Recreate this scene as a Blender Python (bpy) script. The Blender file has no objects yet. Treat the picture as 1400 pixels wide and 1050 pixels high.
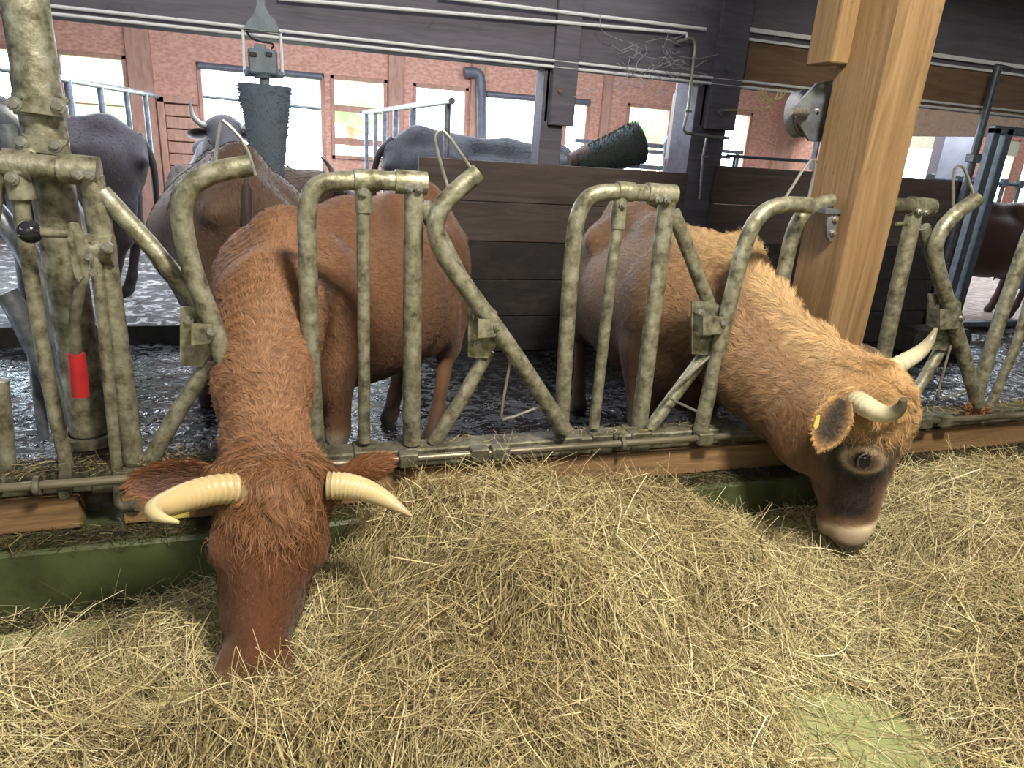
import bpy, math, random
import numpy as np
from mathutils import Vector, Matrix, Quaternion
random.seed(7)
RNG = np.random.default_rng(11)
SC = bpy.context.scene
COL = SC.collection

# ------------------------------------------------------------------ camera
CAM_H = 1.48
FPX = 930.0
_p, _y, _r = math.radians(19.165), math.radians(18.44), math.radians(3.909)
_F = np.array([math.sin(_y)*math.cos(_p), math.cos(_y)*math.cos(_p), -math.sin(_p)])
_R = np.array([math.cos(_y), -math.sin(_y), 0.0])
_U = np.cross(_R, _F)
_R2 = math.cos(_r)*_R + math.sin(_r)*_U
_U2 = -math.sin(_r)*_R + math.cos(_r)*_U
CAM = np.array([0, 0, CAM_H])
cam_data = bpy.data.cameras.new('camera')
cam_data.sensor_fit = 'HORIZONTAL'
cam_data.sensor_width = 36.0
cam_data.lens = FPX/1400*36.0
cam_data.clip_start = 0.02
cam_data.clip_end = 300
cam = bpy.data.objects.new('camera', cam_data)
COL.objects.link(cam)
cam.matrix_world = Matrix(((_R2[0], _U2[0], -_F[0], CAM[0]), (_R2[1], _U2[1], -_F[1], CAM[1]),
                           (_R2[2], _U2[2], -_F[2], CAM[2]), (0, 0, 0, 1)))
SC.camera = cam


def ray(x, y):
    return _F*FPX + _R2*(x-700) - _U2*(y-525)


def P(x, y, Y):                        # photo measurement -> point at depth Y in the barn
    d = ray(x, y)
    return CAM + d*(Y/d[1])


def PZ(x, y, z):                       # photo measurement -> point at height z
    d = ray(x, y)
    return CAM + d*((z-CAM_H)/d[2])


# ------------------------------------------------------------------ world, lights, exposure
world = bpy.data.worlds.new('sky')
SC.world = world
world.use_nodes = True
_bg = world.node_tree.nodes['Background']
_bg.inputs['Color'].default_value = (0.80, 0.90, 1.0, 1)
_bg.inputs['Strength'].default_value = 16.0
SC.view_settings.view_transform = 'Standard'
SC.view_settings.look = 'None'
SC.view_settings.exposure = 0.0
SC.view_settings.gamma = 1.0
SC.view_settings.use_curve_mapping = False
try:
    SC.cycles.max_bounces = 6
    SC.cycles.diffuse_bounces = 3
    SC.cycles.glossy_bounces = 3
    SC.cycles.transparent_max_bounces = 8
    SC.cycles.sample_clamp_indirect = 4.0
    SC.cycles.caustics_reflective = False
    SC.cycles.caustics_refractive = False
    SC.cycles.use_denoising = True
except Exception:
    pass


def area(name, loc, target, sx, sy, power, col):
    l = bpy.data.lights.new(name, 'AREA')
    l.shape = 'RECTANGLE'
    l.size, l.size_y, l.energy, l.color = sx, sy, power, col
    o = bpy.data.objects.new(name, l)
    o.location = loc
    d = Vector(target)-Vector(loc)
    o.rotation_euler = d.to_track_quat('-Z', 'Y').to_euler()
    COL.objects.link(o)
    return o


area('skylight_over_feed_aisle', (1.1, 0.0, 3.9), (1.0, 1.9, 0.2), 0.7, 0.5, 280, (1.0, 0.92, 0.76))
area('fill_light_behind_viewer', (-0.5, -2.4, 3.4), (0.5, 2.5, 0.8), 3.0, 1.4, 45, (1.0, 0.95, 0.88))  # added front fill for the foreground, no real opening there
area('added_light_over_stalls', (1.5, 6.9, 3.3), (1.5, 8.6, 0.6), 7.0, 2.0, 620, (0.80, 0.88, 1.0))  # added lamp that brightens stalls and back wall, no such roof window
area('added_glint_light_at_eaves', (0.5, 9.4, 3.25), (0.5, 5.5, 0.0), 13.0, 1.3, 800, (0.84, 0.91, 1.0))  # added lamp hidden above the beam, gives glints on the wet floor
area('added_light_over_right_hall', (10.5, 8.0, 3.3), (10.5, 8.3, 0), 3.0, 2.5, 330, (0.86, 0.92, 1.0))  # added lamp to brighten the right hall, source made up
area('fill_light_over_near_floor', (0.5, 4.4, 3.3), (0.5, 4.0, 0), 5.0, 1.2, 28, (0.86, 0.90, 1.0))  # weak fill added over the near floor, source made up

# ------------------------------------------------------------------ materials
def mat(name):
    m = bpy.data.materials.new(name)
    m.use_nodes = True
    nt = m.node_tree
    return m, nt, nt.nodes['Principled BSDF']


def ramp(nt, fac, stops):
    r = nt.nodes.new('ShaderNodeValToRGB')
    while len(r.color_ramp.elements) < len(stops):
        r.color_ramp.elements.new(0.5)
    for e, (p, c) in zip(r.color_ramp.elements, stops):
        e.position = p
        e.color = (*c, 1) if len(c) == 3 else c
    nt.links.new(fac, r.inputs[0])
    return r.outputs[0]


def coords(nt, scale=(1, 1, 1), kind='Object', rot=(0, 0, 0)):
    t = nt.nodes.new('ShaderNodeTexCoord')
    mp = nt.nodes.new('ShaderNodeMapping')
    mp.inputs['Scale'].default_value = scale
    mp.inputs['Rotation'].default_value = rot
    nt.links.new(t.outputs[kind], mp.inputs[0])
    return mp.outputs[0]


def noise(nt, vec, scale, detail=6, rough=0.6, dist=0.0):
    n = nt.nodes.new('ShaderNodeTexNoise')
    n.inputs['Scale'].default_value = scale
    n.inputs['Detail'].default_value = detail
    n.inputs['Roughness'].default_value = rough
    n.inputs['Distortion'].default_value = dist
    nt.links.new(vec, n.inputs['Vector'])
    return n.outputs['Fac']


def bump(nt, b, h, strength, dist=0.01):
    n = nt.nodes.new('ShaderNodeBump')
    n.inputs['Strength'].default_value = strength
    n.inputs['Distance'].default_value = dist
    nt.links.new(h, n.inputs['Height'])
    nt.links.new(n.outputs[0], b.inputs['Normal'])
    return n


def noisy(name, stops, scale, rough=0.7, metal=0.0, bstr=0.2, bscale=None, stretch=(1, 1, 1), detail=6, bdist=0.01, spec=0.5, roughstops=None, dist=0.0):
    m, nt, b = mat(name)
    v = coords(nt, stretch)
    n = noise(nt, v, scale, detail, dist=dist)
    nt.links.new(ramp(nt, n, stops), b.inputs['Base Color'])
    b.inputs['Roughness'].default_value = rough
    b.inputs['Metallic'].default_value = metal
    b.inputs['Specular IOR Level'].default_value = spec
    if roughstops:
        nt.links.new(ramp(nt, n, [(p, (c, c, c)) for p, c in roughstops]), b.inputs['Roughness'])
    if bstr:
        n2 = noise(nt, v, bscale or scale*3, 5)
        bump(nt, b, n2, bstr, bdist)
    return m


def wood(name, dark, mid, light, stretch, rough=0.7, bstr=0.25, spots=True):
    m, nt, b = mat(name)
    v = coords(nt, stretch)
    n = noise(nt, v, 3.0, 8, 0.65, 1.2)
    c = ramp(nt, n, [(0.25, dark), (0.5, mid), (0.75, light)])
    if spots:
        v2 = coords(nt)
        n2 = noise(nt, v2, 9.0, 8, 0.75)
        s = ramp(nt, n2, [(0.60, (1, 1, 1)), (0.72, (0.45, 0.40, 0.35))])
        mx = nt.nodes.new('ShaderNodeMix'); mx.data_type = 'RGBA'; mx.blend_type = 'MULTIPLY'
        mx.inputs[0].default_value = 0.8
        nt.links.new(c, mx.inputs[6]); nt.links.new(s, mx.inputs[7]); c = mx.outputs[2]
    nt.links.new(c, b.inputs['Base Color'])
    b.inputs['Roughness'].default_value = rough
    bump(nt, b, n, bstr, 0.01)
    return m


M = {}
M['galv'] = noisy('galvanised_steel', [(0.32, (0.085, 0.075, 0.045)), (0.5, (0.29, 0.275, 0.195)), (0.70, (0.52, 0.50, 0.40))], 24, 0.42, 0.55, 0.25, 60,
                  roughstops=[(0.3, 0.65), (0.7, 0.32)], detail=10)
M['galv_dirty'] = noisy('dirty_steel', [(0.3, (0.045, 0.038, 0.025)), (0.5, (0.14, 0.13, 0.09)), (0.72, (0.27, 0.26, 0.20))], 18, 0.55, 0.35, 0.4, 50, detail=10)
M['galv_blue'] = noisy('grey_steel', [(0.3, (0.12, 0.13, 0.15)), (0.7, (0.36, 0.39, 0.44))], 14, 0.35, 0.6, 0.15, 50)
M['bolt'] = noisy('bolt_steel', [(0.3, (0.3, 0.29, 0.25)), (0.7, (0.55, 0.54, 0.5))], 30, 0.35, 0.7, 0.1)
M['rod'] = noisy('worn_rod', [(0.3, (0.10, 0.08, 0.055)), (0.7, (0.30, 0.27, 0.20))], 12, 0.4, 0.5, 0.2, 40, stretch=(0.3, 1, 1))
M['post_wood'] = wood('sawn_spruce', (0.13, 0.075, 0.032), (0.255, 0.155, 0.070), (0.34, 0.22, 0.118), (6, 6, 0.5), 0.7, 0.5)
M['plank_wood'] = wood('curb_plank_wood', (0.13, 0.075, 0.035), (0.27, 0.16, 0.075), (0.38, 0.24, 0.12), (0.6, 6, 8), 0.75, 0.4)
M['beam_wood'] = wood('old_grey_beam_wood', (0.075, 0.068, 0.088), (0.125, 0.115, 0.145), (0.17, 0.155, 0.185), (0.5, 5, 6), 0.7, 0.2)
M['beam_brown'] = wood('brown_beam_wood', (0.12, 0.07, 0.04), (0.20, 0.12, 0.07), (0.26, 0.16, 0.09), (0.5, 5, 6), 0.7, 0.2)
M['lit_reveal_wood'] = wood('lit_column_board', (0.28, 0.22, 0.21), (0.40, 0.33, 0.31), (0.5, 0.42, 0.39), (6, 6, 0.5), 0.7, 0.2)  # light on the columns' sides is put into this paler wood colour
M['part_dirty'] = wood('dung_stained_board', (0.010, 0.009, 0.010), (0.026, 0.021, 0.021), (0.05, 0.04, 0.036), (1.5, 5, 3), 0.7, 0.4)
M['part_wood'] = wood('stained_partition_board', (0.045, 0.033, 0.028), (0.085, 0.062, 0.052), (0.13, 0.098, 0.083), (0.5, 5, 5), 0.8, 0.3)
M['green'] = noisy('green_epoxy_floor', [(0.25, (0.12, 0.13, 0.05)), (0.45, (0.30, 0.33, 0.15)), (0.75, (0.42, 0.45, 0.23))], 7, 0.45, 0, 0.25, 60, detail=10)
M['green_curb'] = noisy('green_curb_paint', [(0.25, (0.03, 0.036, 0.016)), (0.5, (0.075, 0.096, 0.036)), (0.8, (0.10, 0.125, 0.05))], 6, 0.5, 0, 0.2, 50, detail=12)
M['black'] = noisy('black_plastic', [(0.3, (0.01, 0.01, 0.012)), (0.7, (0.03, 0.03, 0.035))], 20, 0.18, 0, 0)
M['red'] = noisy('red_rubber', [(0.3, (0.33, 0.015, 0.018)), (0.7, (0.46, 0.025, 0.03))], 20, 0.35, 0, 0.1)
M['conduit'] = noisy('pale_aluminium', [(0.3, (0.78, 0.79, 0.82)), (0.7, (0.88, 0.88, 0.9))], 20, 0.35, 0.0, 0.05)
M['ceiling'] = noisy('dark_ceiling_boards', [(0.3, (0.06, 0.055, 0.055)), (0.7, (0.11, 0.10, 0.095))], 4, 0.8, 0, 0.2, stretch=(0.3, 4, 1))
M['aisle_wall'] = noisy('pale_plaster', [(0.3, (0.42, 0.39, 0.33)), (0.7, (0.5, 0.47, 0.4))], 3, 0.8, 0, 0.1)
M['cable_yellow'] = noisy('yellow_cable', [(0.3, (0.6, 0.5, 0.2)), (0.7, (0.7, 0.6, 0.3))], 10, 0.5, 0, 0)
M['pvc'] = noisy('grey_pvc', [(0.3, (0.10, 0.10, 0.12)), (0.7, (0.16, 0.16, 0.18))], 10, 0.4, 0, 0.05)
M['motor'] = noisy('grey_motor_housing', [(0.3, (0.13, 0.16, 0.19)), (0.7, (0.2, 0.24, 0.28))], 14, 0.5, 0.1, 0.1)
M['bristle'] = noisy('hazed_grey_bristles', [(0.3, (0.12, 0.15, 0.20)), (0.7, (0.20, 0.25, 0.31))], 60, 0.8, 0, 0.6, 150, stretch=(6, 6, 1))  # colour raised: the bluish haze over the brush is painted in
M['bristle_dark'] = noisy('dark_bristles', [(0.3, (0.012, 0.018, 0.018)), (0.7, (0.04, 0.055, 0.05))], 60, 0.8, 0, 0.6, 150)
M['blue_steel'] = noisy('dark_blue_grey_steel', [(0.3, (0.05, 0.06, 0.075)), (0.7, (0.11, 0.13, 0.155))], 14, 0.45, 0.3, 0.1)
M['concrete'] = noisy('grey_concrete', [(0.3, (0.25, 0.26, 0.31)), (0.7, (0.36, 0.37, 0.43))], 4, 0.8, 0, 0.2, 30, detail=10)
M['blind'] = noisy('cream_blind', [(0.3, (0.55, 0.54, 0.38)), (0.7, (0.65, 0.63, 0.47))], 4, 0.7, 0, 0)
M['twine'] = noisy('rusty_twine', [(0.3, (0.25, 0.09, 0.03)), (0.7, (0.4, 0.17, 0.07))], 30, 0.9, 0, 0.2)
M['web'] = noisy('dusty_web', [(0.3, (0.3, 0.29, 0.3)), (0.7, (0.45, 0.43, 0.45))], 10, 0.9, 0, 0)
M['dung'] = noisy('dark_dung', [(0.3, (0.012, 0.011, 0.010)), (0.7, (0.035, 0.032, 0.028))], 8, 0.5, 0, 0.6, 30)
M['foliage'] = noisy('outdoor_leaves', [(0.3, (0.18, 0.30, 0.12)), (0.7, (0.35, 0.48, 0.25))], 4, 0.8, 0, 0.3)
M['grass'] = noisy('outdoor_grass', [(0.3, (0.35, 0.42, 0.28)), (0.7, (0.5, 0.55, 0.4))], 1, 0.9, 0, 0)
M['tag'] = noisy('yellow_ear_tag', [(0.3, (0.75, 0.62, 0.12)), (0.7, (0.8, 0.68, 0.18))], 10, 0.4, 0, 0)
M['hoof'] = noisy('hoof_horn', [(0.3, (0.03, 0.025, 0.02)), (0.7, (0.09, 0.07, 0.05))], 10, 0.5, 0, 0.1)

# osb back wall
def osb():
    m, nt, b = mat('orange_stained_osb')
    v = coords(nt, (1, 1, 2.2))
    vo = nt.nodes.new('ShaderNodeTexVoronoi'); vo.inputs['Scale'].default_value = 16
    nt.links.new(v, vo.inputs['Vector'])
    n = noise(nt, v, 22, 8, 0.7, 0.6)
    mx = nt.nodes.new('ShaderNodeMix'); mx.data_type = 'FLOAT'; mx.inputs[0].default_value = 0.35
    nt.links.new(n, mx.inputs[2]); nt.links.new(vo.outputs['Distance'], mx.inputs[3])
    nt.links.new(ramp(nt, mx.outputs[0], [(0.25, (0.40, 0.18, 0.125)), (0.5, (0.62, 0.32, 0.235)), (0.7, (0.74, 0.43, 0.33))]), b.inputs['Base Color'])
    b.inputs['Roughness'].default_value = 0.75
    return m
M['osb'] = osb()
M['frame_wood'] = noisy('red_brown_frame_wood', [(0.3, (0.38, 0.19, 0.135)), (0.7, (0.56, 0.32, 0.235))], 6, 0.7, 0, 0.1, stretch=(4, 4, 1))

# wet slatted floor, dung on a glossy film
def wetfloor():
    m, nt, b = mat('wet_dungy_concrete')
    v = coords(nt, (1, 1.3, 1))
    n1 = noise(nt, v, 6, 10, 0.7, 0.5)
    n2 = noise(nt, v, 13, 8, 0.62, 0.8)
    nt.links.new(ramp(nt, n1, [(0.35, (0.006, 0.0055, 0.006)), (0.55, (0.016, 0.015, 0.017)), (0.75, (0.05, 0.046, 0.05))]), b.inputs['Base Color'])
    nt.links.new(ramp(nt, n2, [(0.40, (0.03,)*3), (0.50, (0.09,)*3), (0.56, (0.7,)*3)]), b.inputs['Roughness'])
    n3 = noise(nt, v, 15, 3, 0.5, 1.0)
    bump(nt, b, n3, 1.0, 0.012)
    b.inputs['Specular IOR Level'].default_value = 0.9
    return m
M['wet'] = wetfloor()
M['litter'] = noisy('trampled_straw_and_dung', [(0.44, (0.010, 0.009, 0.010)), (0.54, (0.06, 0.054, 0.052)), (0.62, (0.42, 0.40, 0.39))], 9, 0.55, 0, 1.0, 11, stretch=(1, 0.8, 1), detail=6, bdist=0.03, spec=0.35, dist=1.0)

# fair glass
def glass():
    m = bpy.data.materials.new('window_glass'); m.use_nodes = True
    nt = m.node_tree; nt.nodes.clear()
    o = nt.nodes.new('ShaderNodeOutputMaterial'); mx = nt.nodes.new('ShaderNodeMixShader')
    t = nt.nodes.new('ShaderNodeBsdfTransparent'); g = nt.nodes.new('ShaderNodeBsdfGlossy')
    g.inputs['Roughness'].default_value = 0.05
    t.inputs['Color'].default_value = (0.93, 0.97, 0.98, 1)
    mx.inputs[0].default_value = 0.06
    nt.links.new(t.outputs[0], mx.inputs[1]); nt.links.new(g.outputs[0], mx.inputs[2]); nt.links.new(mx.outputs[0], o.inputs[0])
    return m
M['glass'] = glass()


def attr_mat(name, rough, spec=0.3, transl=0.0, bstr=0.0, bscale=150, stretch=(1, 1, 1), sheen=0.0):
    m, nt, b = mat(name)
    a = nt.nodes.new('ShaderNodeAttribute'); a.attribute_name = 'tint'
    nt.links.new(a.outputs['Color'], b.inputs['Base Color'])
    b.inputs['Roughness'].default_value = rough
    b.inputs['Specular IOR Level'].default_value = spec
    if sheen:
        b.inputs['Sheen Weight'].default_value = sheen
    if bstr:
        v = coords(nt, stretch)
        bump(nt, b, noise(nt, v, bscale, 4), bstr, 0.004)
    return m
M['hide'] = attr_mat('cow_hide', 0.6, 0.25, bstr=0.35, bscale=90, sheen=0.15)
M['fur'] = attr_mat('cow_fur', 0.5, 0.35)
M['horn'] = attr_mat('cow_horn', 0.38, 0.5, bstr=0.15, bscale=60)
M['hay'] = attr_mat('dry_hay', 0.6, 0.3)
M['eye'] = noisy('cow_eye', [(0.3, (0.006, 0.005, 0.006)), (0.7, (0.012, 0.01, 0.012))], 10, 0.04, 0, 0)

# ------------------------------------------------------------------ object helpers
def tag(o, label=None, cat=None, group=None, kind=None):
    if label: o['label'] = label
    if cat: o['category'] = cat
    if group: o['group'] = group
    if kind: o['kind'] = kind
    return o


def empty(name, loc, label=None, cat=None, group=None):
    o = bpy.data.objects.new(name, None)
    o.location = tuple(float(v) for v in loc)
    o.empty_display_size = 0.05
    COL.objects.link(o)
    return tag(o, label, cat, group)


class MB:
    def __init__(self):
        self.v, self.f = [], []

    def box(self, lo, hi, rot=None, bevel=0.0):
        lo, hi = np.array(lo, float), np.array(hi, float)
        n = len(self.v)
        c = (lo+hi)/2
        if bevel > 0:
            b = min(bevel, *( (hi-lo)*0.45))
            pts = []
            for sx in (-1, 1):
                for sy in (-1, 1):
                    for sz in (-1, 1):
                        h = (hi-lo)/2
                        s = np.array([sx, sy, sz])
                        for ax in range(3):
                            q = h-b
                            q[ax] = h[ax]
                            pts.append(s*q)
            idx = lambda sx, sy, sz, ax: n+((((sx > 0)*2+(sy > 0))*2+(sz > 0))*3+ax)
            for p in pts:
                p = np.array(p)
                self.v.append(tuple(c+(rot@p if rot is not None else p)))
            for ax in range(3):
                o1, o2 = [a for a in range(3) if a != ax]
                for s in (-1, 1):
                    qs = []
                    for a, bb in ((-1, -1), (1, -1), (1, 1), (-1, 1)):
                        sg = [0, 0, 0]; sg[ax] = s; sg[o1] = a; sg[o2] = bb
                        qs.append(idx(*sg, ax))
                    self.f.append(qs)
            for a1 in range(3):
                for a2 in range(a1+1, 3):
                    a3 = 3-a1-a2
                    for s1 in (-1, 1):
                        for s2 in (-1, 1):
                            sg = [0, 0, 0]; sg[a1] = s1; sg[a2] = s2
                            A = list(sg); A[a3] = -1
                            B = list(sg); B[a3] = 1
                            self.f.append([idx(*A, a1), idx(*B, a1), idx(*B, a2), idx(*A, a2)])
            for sx in (-1, 1):
                for sy in (-1, 1):
                    for sz in (-1, 1):
                        self.f.append([idx(sx, sy, sz, 0), idx(sx, sy, sz, 1), idx(sx, sy, sz, 2)])
            return self
        for x in (0, 1):
            for y in (0, 1):
                for z in (0, 1):
                    p = np.array([(lo, hi)[x][0], (lo, hi)[y][1], (lo, hi)[z][2]])-c
                    self.v.append(tuple(c+(rot@p if rot is not None else p)))
        for q in ((0, 1, 3, 2), (4, 6, 7, 5), (0, 4, 5, 1), (2, 3, 7, 6), (0, 2, 6, 4), (1, 5, 7, 3)):
            self.f.append([n+i for i in q])
        return self

    def tube(self, pts, r, sides=14, smooth=0, cap=True, flat=1.0, flatdir=None):
        pts = [np.array(p, float) for p in pts]
        rs = list(r) if hasattr(r, '__len__') else [r]*len(pts)
        for _ in range(smooth):
            np_, nr = [pts[0]], [rs[0]]
            for i in range(len(pts)-1):
                a, b = pts[i], pts[i+1]
                np_ += [a*0.75+b*0.25, a*0.25+b*0.75]
                nr += [rs[i]*0.75+rs[i+1]*0.25, rs[i]*0.25+rs[i+1]*0.75]
            np_.append(pts[-1]); nr.append(rs[-1])
            pts, rs = np_, nr
        q, qr = [pts[0]], [rs[0]]
        for p_, r_ in zip(pts[1:], rs[1:]):
            if np.linalg.norm(p_-q[-1]) > 1e-5:
                q.append(p_); qr.append(r_)
        pts, rs = q, qr
        n = len(pts)
        T = []
        for i in range(n):
            a, b = pts[max(0, i-1)], pts[min(n-1, i+1)]
            t = b-a
            T.append(t/np.linalg.norm(t))
        up = np.array([0, 0, 1.0]) if abs(T[0][2]) < 0.9 else np.array([0, 1.0, 0])
        if flatdir is not None:
            up = np.array(flatdir, float)
        u = np.cross(T[0], up); u /= np.linalg.norm(u)
        base = len(self.v)
        for i in range(n):
            u = u-T[i]*(u@T[i]); u /= np.linalg.norm(u)
            w = np.cross(T[i], u)
            for k in range(sides):
                a = 2*math.pi*k/sides
                self.v.append(tuple(pts[i]+rs[i]*(math.cos(a)*u+math.sin(a)*flat*w)))
        for i in range(n-1):
            for k in range(sides):
                k2 = (k+1) % sides
                self.f.append([base+i*sides+k, base+(i+1)*sides+k, base+(i+1)*sides+k2, base+i*sides+k2])
        if cap:
            self.f.append([base+k for k in range(sides)])
            self.f.append([base+(n-1)*sides+k for k in reversed(range(sides))])
        return self

    def prism(self, poly, depth_vec):
        n = len(self.v)
        m = len(poly)
        d = np.array(depth_vec, float)
        for p in poly: self.v.append(tuple(np.array(p, float)))
        for p in poly: self.v.append(tuple(np.array(p, float)+d))
        self.f.append(list(range(n, n+m)))
        self.f.append(list(range(n+2*m-1, n+m-1, -1)))
        for i in range(m):
            j = (i+1) % m
            self.f.append([n+i, n+m+i, n+m+j, n+j])
        return self

    def ball(self, c, r, seg=20, rings=12, sc=(1, 1, 1)):
        n = len(self.v)
        for i in range(rings+1):
            th = math.pi*i/rings
            for k in range(seg):
                a = 2*math.pi*k/seg
                self.v.append((c[0]+r*sc[0]*math.sin(th)*math.cos(a), c[1]+r*sc[1]*math.sin(th)*math.sin(a), c[2]+r*sc[2]*math.cos(th)))
        for i in range(rings):
            for k in range(seg):
                k2 = (k+1) % seg
                self.f.append([n+i*seg+k, n+(i+1)*seg+k, n+(i+1)*seg+k2, n+i*seg+k2])
        return self

    def build(self, name, material, parent=None, smooth=True, **props):
        me = bpy.data.meshes.new(name)
        me.from_pydata([tuple(map(float, p)) for p in self.v], [], self.f)
        if smooth:
            me.polygons.foreach_set('use_smooth', [True]*len(me.polygons))
            try:
                me.set_sharp_from_angle(angle=math.radians(40))
            except Exception:
                pass
        me.materials.append(material)
        import bmesh
        bm = bmesh.new(); bm.from_mesh(me)
        bmesh.ops.recalc_face_normals(bm, faces=bm.faces)
        bm.to_mesh(me); bm.free()
        me.update()
        o = bpy.data.objects.new(name, me)
        COL.objects.link(o)
        if parent is not None:
            o.parent = parent
            o.matrix_parent_inverse = Matrix.Translation(parent.location).inverted() if parent.type == 'EMPTY' and parent.parent is None else Matrix.Identity(4)
            if parent.type != 'EMPTY':
                o.matrix_parent_inverse = Matrix.Identity(4)
        return tag(o, **props)


def struct(mb, name, material, smooth=False):
    return mb.build(name, material, None, smooth, kind='structure')


def array_mesh(name, verts, loops, starts, totals, material, parent=None, tint=None, smooth=False):
    me = bpy.data.meshes.new(name)
    me.vertices.add(len(verts)); me.vertices.foreach_set('co', np.asarray(verts, np.float32).ravel())
    me.loops.add(len(loops)); me.loops.foreach_set('vertex_index', np.asarray(loops, np.int32))
    me.polygons.add(len(starts)); me.polygons.foreach_set('loop_start', np.asarray(starts, np.int32))
    try:
        me.polygons.foreach_set('loop_total', np.asarray(totals, np.int32))
    except Exception:
        pass
    if smooth:
        me.polygons.foreach_set('use_smooth', np.ones(len(starts), bool))
    me.update(calc_edges=True)
    if tint is not None:
        a = me.color_attributes.new('tint', 'FLOAT_COLOR', 'POINT')
        c = np.ones((len(verts), 4), np.float32); c[:, :3] = tint
        a.data.foreach_set('color', c.ravel())
    me.materials.append(material)
    o = bpy.data.objects.new(name, me)
    COL.objects.link(o)
    if parent is not None:
        o.parent = parent
        if parent.type == 'EMPTY' and parent.parent is None:
            o.matrix_parent_inverse = Matrix.Translation(parent.location).inverted()
    return o

# ------------------------------------------------------------------ organic bodies: one smooth-blended volume -> one continuous mesh
def unit(v):
    v = np.array(v, float)
    return v/np.linalg.norm(v)


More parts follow.
